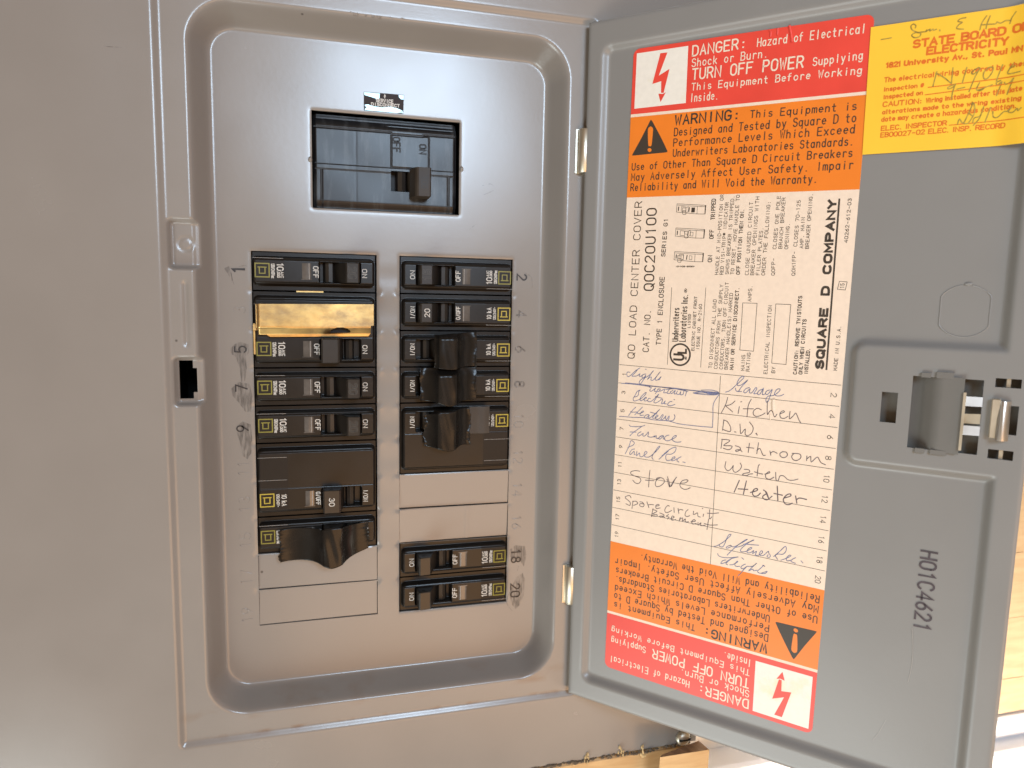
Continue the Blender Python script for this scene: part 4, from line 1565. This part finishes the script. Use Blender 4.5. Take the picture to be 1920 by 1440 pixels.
line(Z5, [(780, 1410), (880, 97)], .75)
line(Z4, [(458, 1372), (492, 778)])
line(Z4, [(715, 1393), (755, 780)])
for q in ([(135, 897), (245, 900), (218, 1270), (112, 1260)], [(390, 905), (505, 910), (468, 1372), (358, 1362)], [(880, 730), (940, 735), (926, 797), (865, 792)]):
    for i in range(4):
        line(Z5, [q[i], q[(i + 1) % 4]])
# listing mark
cc = [Z4(557 + 76 * math.cos(i * math.pi / 16), 1296 + 82 * math.sin(i * math.pi / 16)) for i in range(33)]
ribbon(mb, cc, .85, k, lift1, n0, closed=True)
U5 = lambda x, y: G(1220 + x / 6.54, 480 + y / 6.54, LN)
stext(mb, 'U', U5(402, 1275), U5(405, 1212), U5(285, 1275), k, 1.05, lift1, n0)
stext(mb, 'L', U5(432, 1190), U5(434, 1142), U5(335, 1190), k, .95, lift1, n0)
stext(mb, '@', U5(450, 1272), U5(450, 1235), U5(418, 1272), k, .2, lift1, n0)
# three little breaker drawings
Z6b = lambda x, y: G(1255 + x / 9.29, 365 + y / 9.29, LN)
for (ox, oy), st in (((135, 160), 2), ((115, 580), 1), ((95, 992), 0)):
    q = lambda *pp: [(ox + x, oy + y) for x, y in pp]
    line(Z6b, q((0, 0), (505, 27), (490, 178), (345, 176), (-12, 142), (0, 0)), .2)
    line(Z6b, q((8, 22), (120, 32), (500, 52)), .18)
    line(Z6b, q((354, 48), (346, 176)), .18)
    line(Z6b, q((494, 30), (484, 176)), .34)
    line(Z6b, q((78, 48), (72, 128), (150, 138), (156, 56), (78, 48)), .18)
    hx = (50, 150, 95)[st]
    hy = (70, 60, 70)[st]
    line(Z6b, q((hx, hy), (hx + 60, hy + 4), (hx + 58, hy + 112), (hx + 20, hy + 118), (hx, hy + 105), (hx, hy)), .2)
    line(Z6b, q((hx, hy + 45), (hx + 60, hy + 50)), .16)
    line(Z6b, q((hx + 60, hy + 4), (hx + 100, hy - 20), (hx + 98, hy + 60), (hx + 58, hy + 100)), .16)
    if st < 2:
        line(Z6b, q((256, 70), (300, 76), (296, 142), (250, 138), (256, 70)), .18)
    else:
        for i in range(7):
            line(Z6b, q((262 + i * 7, 72 + 3 * (i % 2)), (256 + i * 7, 142 - 3 * (i % 2))), .55)
    line(Z6b, q((28, 55), (22, 115)), .5)
    line(Z6b, q((215, 65), (205, 135)), .45)
stext(mb, '40005-804-01', Z6b(440, 1240), Z6b(112, 1240), Z6b(440, 1262), k, .22, lift1, n0)
# directory rules and circuit numbers
R0, R1 = 154.1, 248.6
for i in range(10):
    b = R0 + (R1 - R0) * i / 10
    ribbon(mb, [lq(.3, b), lq(LW - .6, b)], .22, k, lift1, n0)
dv_ = G(1351, 705, LN), G(1332, 1058, LN)
ribbon(mb, dv_, .22, k, lift1, n0)
for i in range(10):
    b = R0 + (R1 - R0) * (i + .5) / 10
    s = str(2 * i + 1)
    w = .75 * len(s)
    stext(mb, s, lq(4.1, b + w), lq(4.1, b - w), lq(2.3, b + w), k, .28, lift1, n0)
    s = str(2 * i + 2)
    w = .75 * len(s) + .1
    stext(mb, s, lq(LW - 4.3, b - w), lq(LW - 4.3, b + w), lq(LW - 2.0, b - w), k, .28, lift1, n0)

# ---- handwriting, traced stroke by stroke
A1 = lambda x, y: G(1160 + x / 9.6, 680 + y / 9.6, LN)
A2 = lambda x, y: G(1160 + x / 12.8, 790 + y / 12.8, LN)
A3 = lambda x, y: G(1160 + x / 9.6, 870 + y / 9.6, LN)
A4 = lambda x, y: G(1340 + x / 8.727, 690 + y / 8.727, LN)
A5 = lambda x, y: G(1340 + x / 8.727, 810 + y / 8.727, LN)
A6 = lambda x, y: G(1330 + x / 9.6, 990 + y / 9.6, LN)
HW = [
    (A1, 'pen_blue', .32, [  # Lights
        [(205, 175), (160, 170), (148, 215), (170, 252), (215, 230), (300, 150), (385, 95)],
        [(340, 130), (290, 190), (240, 238), (275, 245), (330, 238), (385, 200), (370, 240), (400, 245), (440, 215)], [(483, 118), (497, 123)],
        [(490, 205), (440, 215), (420, 260), (455, 270), (490, 225), (475, 270), (430, 335), (390, 385), (370, 350), (410, 300), (480, 270), (560, 220), (625, 150), (605, 165), (560, 240), (520, 300), (560, 265), (590, 262), (582, 310), (620, 315), (690, 240), (750, 160), (690, 240), (655, 305), (700, 312), (762, 255), (742, 290), (735, 305), (700, 312)],
        # struck out word and box
        [(50, 372), (200, 382), (330, 395), (560, 432)], [(120, 365), (350, 385), (700, 430), (1020, 460), (1300, 495), (1800, 540)], [(1340, 545), (1500, 520), (1700, 530), (1800, 545)],
        [(1490, 495), (1680, 495), (1800, 540), (1600, 545), (1350, 550), (1560, 575), (1740, 580), (1800, 550), (1500, 525)], [(1540, 535), (1700, 560), (1790, 540), (1600, 520)], [(1560, 545), (1690, 575), (1780, 560)],
        [(550, 440), (590, 450), (560, 500), (590, 515), (640, 480), (665, 460), (640, 510), (680, 515)], [(720, 470), (660, 560)], [(700, 480), (750, 475), (730, 515), (700, 520)], [(750, 515), (830, 480), (810, 540), (860, 540)],
        [(940, 450), (870, 545), (920, 555)], [(850, 480), (1010, 470)], [(980, 500), (930, 530), (960, 555), (1020, 500), (1000, 560), (1040, 560)],
        [(1060, 510), (1040, 560), (1090, 570), (1120, 520), (1110, 575), (1160, 570), (1180, 500), (1220, 520), (1200, 600)], [(1020, 470), (1250, 520)],
        # Electric
        [(290, 620), (350, 590), (365, 520), (385, 495), (335, 520), (290, 600), (262, 650), (280, 690), (330, 680), (400, 650), (470, 590), (498, 540), (470, 550), (400, 620), (385, 670), (410, 685), (450, 660), (500, 640), (490, 622), (460, 650), (470, 690), (520, 680)],
        [(575, 645), (540, 645), (525, 690), (560, 705), (610, 680), (690, 600), (722, 570), (660, 660), (635, 710), (670, 725), (720, 700), (780, 655), (790, 680), (770, 735), (800, 735), (840, 690), (820, 735), (860, 742)], [(660, 610), (780, 640)],
        [(960, 700), (920, 705), (880, 755), (920, 775), (970, 768), (1015, 750)], [(993, 662), (1008, 668)],
        # Heaters
        [(310, 800), (240, 870), (180, 955)], [(430, 800), (360, 870), (290, 940)], [(215, 880), (240, 892), (330, 890), (350, 920), (420, 900), (450, 880), (430, 872), (390, 920), (390, 950), (450, 945)],
        [(540, 935), (490, 945), (460, 985), (500, 995), (550, 945), (540, 990), (580, 985), (690, 890), (740, 840), (660, 930), (610, 990), (650, 1000), (710, 960), (690, 948), (660, 990), (690, 1020), (740, 1000), (790, 935), (800, 960), (760, 1025), (800, 1020), (850, 960), (840, 1000), (862, 1035), (820, 1045)], [(570, 890), (690, 925)],
        [(860, 1030), (910, 960), (900, 1020), (880, 1045)], [(900, 1050), (980, 1040), (1015, 980), (1000, 935)],
        [(20, 975), (40, 965), (250, 985), (440, 990), (640, 1030), (900, 1050), (1080, 1100), (1400, 1140), (1690, 1165)], [(1690, 1165), (1698, 950), (1700, 780), (1730, 690), (1805, 580)]]),
    (A2, 'pen_blue', .32, [  # Furnace, Panel Rec.
        [(255, 90), (290, 120), (420, 130), (560, 120), (630, 95)], [(560, 120), (450, 200), (350, 270), (270, 350)], [(275, 255), (420, 260)],
        [(540, 250), (470, 290), (460, 340), (500, 350), (590, 290), (580, 340), (620, 355), (690, 290), (710, 255), (720, 300), (700, 360), (760, 380), (820, 375), (870, 350), (850, 380), (905, 345), (900, 395), (950, 412), (1000, 370), (1060, 340), (1000, 360), (960, 410), (1000, 425), (1080, 350), (1070, 420), (1110, 420)],
        [(1210, 330), (1150, 345), (1100, 400), (1130, 460), (1200, 465), (1260, 440), (1340, 400), (1390, 350), (1350, 345), (1290, 400), (1290, 450), (1360, 495), (1430, 500), (1500, 490)],
        [(285, 480), (250, 600), (160, 775)], [(280, 480), (320, 465), (375, 510), (350, 570), (260, 610), (220, 640)],
        [(385, 665), (320, 680), (265, 760), (290, 795), (370, 720), (375, 790), (400, 800)], [(440, 720), (430, 825), (500, 760), (510, 830), (560, 850), (660, 780), (680, 735), (640, 730), (610, 790), (630, 850), (700, 860), (760, 840), (900, 720), (990, 610), (950, 620), (850, 760), (800, 860), (830, 915)],
        [(970, 910), (1080, 810), (1190, 720)], [(1040, 830), (1190, 700), (1330, 625), (1380, 640), (1350, 730), (1260, 790), (1160, 790), (1130, 860), (1150, 930), (1200, 940), (1270, 920), (1350, 880), (1340, 850), (1290, 880), (1270, 940), (1330, 940), (1400, 900)],
        [(1500, 850), (1430, 890), (1400, 940), (1450, 980)], [(1540, 975), (1600, 990)]]),
    (A3, 'pen_black', .33, [  # Stove, Spare circuit Basement
        [(380, 130), (300, 120), (225, 140), (225, 180), (300, 220), (380, 250), (400, 300), (360, 350), (300, 340), (255, 290)], [(565, 110), (550, 250), (540, 415)], [(480, 290), (640, 300)],
        [(750, 250), (690, 280), (660, 350), (680, 405), (750, 395), (820, 330), (810, 270), (750, 245), (690, 255), (680, 290)], [(880, 230), (910, 330), (930, 410), (980, 320), (1045, 235)], [(870, 270), (915, 415)], [(1020, 270), (950, 400)], [(890, 260), (925, 390)],
        [(1110, 345), (1200, 340), (1250, 300), (1220, 285), (1150, 300), (1105, 360), (1120, 420), (1180, 455), (1240, 450), (1290, 425)],
        [(225, 610), (200, 570), (140, 580), (120, 610), (180, 660), (210, 700), (200, 745), (130, 715)], [(260, 665), (240, 805)], [(250, 680), (310, 670), (345, 710), (270, 745)],
        [(380, 680), (430, 690), (460, 740), (430, 770), (380, 750), (390, 715), (450, 720)], [(510, 680), (545, 785)], [(525, 740), (570, 730), (630, 735)], [(670, 760), (730, 745), (710, 725), (670, 750), (680, 800), (750, 790)],
        [(915, 760), (880, 750), (835, 810), (840, 865), (890, 870), (955, 835)], [(995, 785), (1000, 870)], [(1070, 800), (1085, 890)], [(1075, 840), (1110, 820), (1160, 830)], [(1250, 820), (1210, 860), (1195, 920), (1230, 945), (1280, 930)],
        [(1350, 850), (1345, 905), (1380, 900), (1420, 880), (1430, 940), (1470, 955)], [(1530, 900), (1520, 945)], [(1505, 798), (1518, 803)], [(1640, 820), (1635, 985), (1680, 950)], [(1595, 885), (1700, 890), (1800, 880)],
        [(620, 800), (590, 950)], [(610, 820), (690, 850), (610, 900), (690, 910), (680, 940), (590, 935)], [(740, 880), (820, 920), (760, 960), (740, 940), (800, 940), (830, 970)], [(900, 910), (860, 940), (910, 960), (880, 990)],
        [(920, 990), (1000, 960), (970, 935), (950, 970), (960, 1010), (1030, 1000)], [(1110, 960), (1090, 1030)], [(1100, 1000), (1150, 970), (1150, 1030), (1200, 990), (1200, 1040), (1260, 1040)],
        [(1300, 1040), (1380, 1030), (1360, 1000), (1320, 1030), (1330, 1080), (1400, 1070)], [(1430, 1050), (1430, 1100), (1480, 1060), (1480, 1110), (1560, 1100)], [(1620, 990), (1590, 1180)], [(1540, 1070), (1650, 1100), (1780, 1095)]]),
    (A4, 'pen_blue', .32, [  # Garage
        [(180, 395), (250, 370), (330, 300), (450, 190), (480, 150), (460, 135), (400, 180), (365, 260), (390, 290), (450, 270), (545, 195), (440, 310), (390, 380), (350, 370), (340, 330)], [(375, 385), (440, 385)],
        [(570, 320), (510, 340), (475, 390), (510, 405), (580, 340), (570, 400), (610, 405), (670, 325), (690, 345), (640, 420), (690, 415)], [(780, 350), (730, 370), (700, 420), (740, 430), (800, 330), (780, 430), (820, 430)],
        [(900, 360), (850, 380), (830, 420), (870, 430), (940, 350), (910, 450), (880, 540), (850, 560), (840, 510), (880, 460), (960, 450), (1050, 390), (1070, 345), (1020, 350), (980, 420), (1010, 455), (1080, 455), (1130, 430)]]),
    (A4, 'pen_black', .33, [  # Kitchen, D.W.
        [(215, 480), (180, 600), (110, 735)], [(335, 540), (260, 600), (185, 620), (240, 670), (295, 720)], [(405, 630), (385, 745)], [(428, 556), (442, 550)], [(600, 510), (550, 620), (530, 800)], [(470, 668), (635, 668)],
        [(765, 685), (700, 660), (640, 700), (635, 760), (690, 795), (780, 765), (825, 735)], [(865, 540), (860, 650), (865, 760), (900, 710), (940, 700), (980, 800), (1020, 755)], [(1070, 750), (1140, 720), (1120, 700), (1070, 740), (1080, 810), (1140, 825), (1200, 790)],
        [(1235, 710), (1225, 830), (1290, 780), (1330, 740), (1380, 850), (1415, 905)],
        [(150, 850), (130, 1020)], [(145, 850), (210, 880), (260, 970), (250, 1040), (130, 1005)], [(325, 1045), (350, 1050)], [(415, 915), (420, 1000), (430, 1075), (500, 1000), (500, 1080), (540, 1110), (610, 1060), (630, 970), (570, 885)], [(675, 1070), (700, 1100)], [(685, 1065), (690, 1095)]]),
    (A5, 'pen_black', .34, [  # Bathroom, Water
        [(125, 120), (105, 270)], [(115, 120), (230, 130), (240, 155), (150, 220), (285, 230), (240, 290), (140, 265)], [(340, 225), (410, 250), (420, 290), (360, 320), (345, 300), (410, 290), (450, 325)], [(570, 185), (550, 335)], [(520, 250), (640, 265)],
        [(720, 175), (690, 355)], [(690, 310), (740, 270), (790, 375), (830, 380)], [(905, 310), (920, 380)], [(915, 350), (960, 320), (1025, 350)], [(1120, 320), (1070, 350), (1080, 400), (1140, 420), (1190, 380), (1170, 330), (1110, 325)],
        [(1300, 350), (1260, 400), (1290, 455), (1350, 465), (1410, 420), (1390, 360), (1270, 350)], [(1510, 390), (1505, 470)], [(1510, 440), (1570, 400), (1580, 490), (1650, 430), (1690, 415), (1740, 500), (1815, 535)],
        [(185, 485), (170, 580), (220, 635), (280, 590), (305, 550), (300, 620), (340, 660), (410, 620), (440, 560), (420, 510)], [(485, 610), (560, 620), (570, 660), (480, 680), (460, 700), (520, 715), (570, 690), (625, 685)],
        [(740, 535), (715, 560), (695, 720)], [(650, 650), (720, 675), (790, 690)], [(820, 690), (900, 670), (890, 650), (840, 690), (840, 750), (900, 775), (970, 740)], [(1000, 660), (1005, 780), (1040, 795), (1070, 720), (1130, 720), (1200, 780), (1280, 790), (1365, 770)]]),
    (A5, 'pen_black', .46, [  # Heater
        [(405, 790), (320, 985)], [(520, 800), (470, 1020)], [(385, 930), (545, 940)], [(585, 990), (690, 960), (700, 930), (650, 935), (620, 990), (640, 1045), (700, 1045), (750, 1000)], [(800, 950), (850, 990), (885, 1090)], [(830, 970), (880, 1080)],
        [(850, 1010), (790, 1050), (800, 1090), (860, 1110), (940, 1050)], [(1025, 885), (1035, 1130)], [(970, 1005), (1110, 1035)], [(1140, 1080), (1240, 1050), (1240, 1015), (1180, 1030), (1125, 1100), (1150, 1170), (1210, 1190), (1270, 1165)],
        [(1325, 1045), (1345, 1165)], [(1340, 1110), (1390, 1080), (1505, 1105)]]),
    (A6, 'pen_blue', .32, [  # Softener Rec., Lights
        [(80, 335), (150, 315), (270, 240), (380, 140), (385, 115), (350, 125), (310, 200), (280, 280), (240, 340), (190, 330), (180, 310)], [(380, 310), (310, 340), (320, 365), (400, 330), (380, 310), (440, 340), (560, 280), (680, 210), (640, 220), (500, 320), (400, 410), (320, 490)],
        [(460, 350), (560, 330), (700, 260), (800, 220), (760, 230), (620, 330), (560, 400), (590, 430), (660, 420), (760, 370), (750, 350), (700, 380), (680, 440), (740, 445), (800, 405), (780, 460), (850, 420), (830, 485), (890, 490), (960, 440), (940, 410), (900, 460), (920, 495), (980, 490), (1060, 420), (1070, 450), (1100, 500), (1080, 530), (1040, 515), (1060, 480)], [(620, 290), (890, 310)],
        [(1160, 515), (1290, 400), (1370, 330), (1385, 400), (1330, 470), (1230, 470), (1190, 500), (1230, 565)], [(1290, 580), (1400, 540), (1470, 500), (1440, 490), (1390, 540), (1400, 590), (1470, 580)], [(1555, 535), (1500, 560), (1470, 600), (1550, 635)], [(1650, 590), (1685, 630)],
        [(150, 460), (170, 500), (250, 530), (380, 535), (520, 520)], [(520, 520), (380, 560), (290, 620), (210, 640), (240, 590), (300, 575)], [(400, 550), (340, 600), (300, 640), (330, 662)], [(370, 662), (430, 658), (510, 610), (500, 600), (460, 650), (480, 690), (550, 690)],
        [(585, 535), (620, 565)], [(650, 650), (590, 680), (570, 720), (620, 730), (680, 690), (610, 760), (560, 820), (520, 855)], [(680, 690), (780, 690), (855, 630), (780, 700), (710, 770), (780, 740), (800, 770), (860, 760)], [(980, 670), (930, 720), (870, 780), (920, 815), (1040, 780), (1000, 820), (930, 815)], [(960, 670), (1000, 690)]]),
]
for Zf, m, w, strokes in HW:
    for st in strokes:
        ribbon(mb, [Zf(*p) for p in smooth(st, 4)], w, M[m], lift1, LN + .08)
for q, r in (([(962, 512), (958, 600), (962, 700)], .8), ([(905, 760), (912, 860)], .3)):
    ridge(mb, smooth([A4(*p) for p in q]), r, LN - .02, M['paper'], D)
lpart(mb, 'directory_sheet')

# ================================================================== YELLOW INSPECTION STICKER
s0 = G(1632.9, 50.7, .7)
s1 = G(1616.7, 290, .7)
s2 = G(1915, 270.6, .9)
s3 = G(1915, 9.6, .9)
eu = np.array(s2) - np.array(s1)
eu = eu / np.hypot(*eu)
ev = np.array(s1) - np.array(s0)
sh = np.hypot(*ev)
ev = ev / sh


def sticker_n(u, v):
    return .55 + 2.9 * ramp(np.array([u - 178.0]), 14.0, 6.0)[0] + .06 * math.sin(u / 6.0) * math.sin(v / 9.0)


def SL(u, v, n):
    return D(u, v, sticker_n(u, v) + n)


sbase = D(*(np.array(s1) + eu * 32), .5)
mb = MB()
nx, ny = 60, 40
swid = 66.0
vs, fs = [], []
for j in range(ny + 1):
    for i in range(nx + 1):
        p = np.array(s0) + eu * (swid * i / nx) + ev * (sh * j / ny)
        vs.append(SL(p[0], p[1], 0))
fs = [(j * (nx + 1) + i, j * (nx + 1) + i + 1, (j + 1) * (nx + 1) + i + 1, (j + 1) * (nx + 1) + i) for j in range(ny) for i in range(nx)]
mb.add(vs, fs, M['yellow'], True)
Q4 = lambda x, y: G(1600 + x / 4.5, y / 4.5, .7)
for s, o, e, u, w in (('STATE BOARD OF', (507, 402), (1490, 258), (507, 344), .8), ('ELECTRICITY', (622, 458), (1300, 374), (622, 402), .8),
                      ('1821 University Av., St. Paul MN', (280, 570), (1420, 437), (280, 532), .62), ('The electrical wiring covered by these', (262, 693), (1500, 556), (262, 656), .42),
                      ('inspection #', (258, 770), (592, 732), (258, 738), .42), ('inspected on', (255, 835), (585, 797), (255, 802), .42),
                      ('CAUTION:', (250, 900), (575, 870), (250, 862), .44), ('Wiring installed after this date and', (615, 866), (1530, 758), (615, 830), .42),
                      ('alterations made to the wiring existing on', (245, 963), (1510, 842), (245, 930), .42), ('date may create a hazardous condition.', (237, 1026), (1372, 915), (237, 990), .42),
                      ('ELEC. INSPECTOR', (235, 1102), (785, 1055), (235, 1066), .42), ('EB00027-02 ELEC. INSP. RECORD', (230, 1158), (1275, 1078), (230, 1122), .40)):
    stext(mb, s, Q4(*o), Q4(*e), Q4(*u), M['red_print'], w, SL, .05, mono=False, gap=.2)
for a, b in (((630, 737), (1460, 636)), ((605, 800), (1460, 688)), ((810, 1056), (1460, 998))):
    pts = [Q4(a[0] + (b[0] - a[0]) * t / 10, a[1] + (b[1] - a[1]) * t / 10) for t in range(11)]
    ribbon(mb, pts, .34, M['red_print'], SL, .05)
S7 = lambda x, y: G(1700 + x / 8.727, 20 + y / 8.727, .9)
S8 = lambda x, y: G(1730 + x / 10.105, 110 + y / 10.105, .9)
for Zf, strokes in ((S7, [
        [(140, 280), (150, 240), (110, 215), (70, 250), (90, 310), (170, 350), (230, 370), (210, 420), (140, 440), (85, 410), (110, 370), (200, 350), (300, 340), (330, 310), (320, 340), (380, 300), (380, 330), (430, 300), (440, 320), (490, 300)], [(540, 310), (545, 330)],
        [(970, 110), (880, 130), (840, 170), (910, 190), (850, 230), (820, 290), (930, 300)], [(1310, 80), (1230, 200), (1200, 310)], [(1370, 80), (1320, 200), (1300, 290)], [(1220, 230), (1340, 220), (1460, 210), (1480, 180), (1540, 200), (1620, 160), (1700, 160)], [(1790, 20), (1720, 120), (1690, 210)],
        [(-420, 470), (-250, 440)]]),
        (S8, [[(270, 240), (240, 350), (195, 520)], [(250, 270), (400, 350), (545, 470)], [(575, 170), (560, 320), (545, 470)], [(840, 160), (750, 460)], [(1000, 200), (930, 250), (960, 290), (1080, 200), (1060, 165), (1000, 200)], [(1090, 190), (1000, 330), (880, 620)],
              [(1250, 170), (1160, 260), (1160, 370), (1230, 370), (1320, 250), (1330, 160), (1250, 165)], [(1520, 110), (1430, 330), (1400, 420)], [(1720, 100), (1650, 190), (1620, 290), (1840, 260)], [(1650, 190), (1750, 140)],
              [(580, 490), (480, 540), (490, 570), (570, 540), (620, 480), (570, 620), (545, 770)], [(650, 575), (800, 540)], [(1080, 450), (1020, 580), (1100, 600), (1160, 560), (1060, 590)], [(1170, 550), (1320, 490)], [(1480, 410), (1400, 450), (1420, 500), (1500, 440), (1440, 600), (1400, 700)],
              [(1550, 450), (1570, 490), (1660, 450), (1720, 380), (1640, 560), (1600, 680)],
              [(660, 1240), (700, 1140), (770, 1220), (880, 1010), (960, 830)], [(880, 1030), (960, 1080), (990, 940), (960, 830), (920, 860)], [(770, 1220), (860, 1220), (960, 1080)], [(950, 1210), (980, 1120), (1090, 1080), (1160, 900), (1080, 1120), (960, 1260)],
              [(1180, 1200), (1290, 920)], [(1330, 1000), (1340, 1100), (1420, 1110), (1530, 1010), (1600, 1000), (1680, 930), (1620, 1010), (1700, 1030), (1780, 960), (1800, 1000), (1860, 950)]])):
    for st in strokes:
        ribbon(mb, [Zf(*p) for p in smooth(st, 4)], .42, M['pencil'], SL, .09)
o = mb.build('inspection_sticker', None, sbase, fix=False)
# keep the mesh where it is modelled: origin at the sticker's lower edge
for vtx in o.data.vertices:
    vtx.co -= Vector(BL(sbase))
tag(o, 'yellow inspection sticker with red print and pencilled notes, top right of the open door', 'sticker')
md = o.modifiers.new('thickness', 'SOLIDIFY') if False else None

# ================================================================== AROUND THE PANEL
g8 = lambda x, y, z: F(900 + x / 3.2, 1180 + y / 3.2, z)
mb = MB()
mb.box((-200, -300, -20), (178.5, -188.9, 15.6), M['pine'], bev=1.2)
o = mb.build('pine_board', None, (0, 0, 0))
tag(o, 'pale pine board running under the bottom edge of the grey panel', 'board')
mb = MB()
bl = g8(1080, 768, 33)
br = g8(1376, 722, 33)
x0, x1, yt = bl[0], br[0], (bl[1] + br[1]) / 2
vs = [(x0, bl[1], 33), (x1, br[1], 33), (*g8(1312, 668, 19), 19), (*g8(1092, 752, 30), 30)]
vs = vs + [(p[0] - 2, p[1] - 90, p[2]) for p in vs]
mb.add(vs, [(0, 1, 2, 3)], M['endgrain'])
mb.add(vs, [(4, 5, 1, 0), (5, 6, 2, 1), (6, 7, 3, 2), (7, 4, 0, 3), (7, 6, 5, 4)], M['pine'])
o = mb.build('pine_block', None, (0, 0, 0))
tag(o, 'short pine block with dark end grain at the lower right corner of the panel', 'wood block')
random.seed(5)
mb = MB()
for i in range(170):
    x = random.uniform(40, 176)
    r = random.uniform(.3, 1.0)
    dome(mb, (x, -187.7 + random.uniform(-.8, 1.0), 16.3 + random.uniform(0, .8)), r * 1.5, r, r, M['fuzz'], seg=6)
for x, y in (g8(645, 768, 17), g8(850, 724, 17), g8(980, 724, 17)):
    for i in range(9):
        dome(mb, (x + random.gauss(0, 1.1), y + random.uniform(-4, 2.6), 16.6 + random.uniform(0, 1.2)), .5, 1.2, .6, M['fuzz_tan'], seg=6)
o = mb.build('insulation_fluff', None, (0, 0, 0))
tag(o, 'brown insulation fluff along the bottom edge of the panel', 'insulation', kind='stuff')

mb = MB()
mb.box((-700, -900, -42), (-113, 700, 14.6), M['wall'])
mb.box((113, -186, -29.8), (178, 220.5, 14.6), M['wall'])
mb.box((113, -900, -42), (900, 700, -30), M['wall'])
mb.box((-112.8, -900, -42), (112.8, -151, -30), M['wall'])
mb.box((-112.8, 221, -42), (178, 700, 14.6), M['wall'])
o = mb.build('wall', None, (0, 0, 0))
tag(o, kind='structure')
mb = MB()
ys = [-228, -200, -152, -102, -52, 0, 52]
for a, b in zip(ys[:-1], ys[1:]):
    mb.box((330, a + .06, -29.9), (760, b - .06, -14), M['plank'], bev=.25)
o = mb.build('plank_panelling', None, (0, 0, 0))
tag(o, 'tan horizontal wooden planks on the wall beyond the door edge', 'panelling')
mb = MB()
mb.box((200, -262, -29.9), (760, -246, 2), M['trim'], bev=2)
mb.box((200, -245.8, -29.9), (760, -228.6, -10), M['trim'], bev=2)
o = mb.build('white_ledge', None, (0, 0, 0))
tag(o, 'white painted ledge under the tan planks at the lower right', 'ledge')
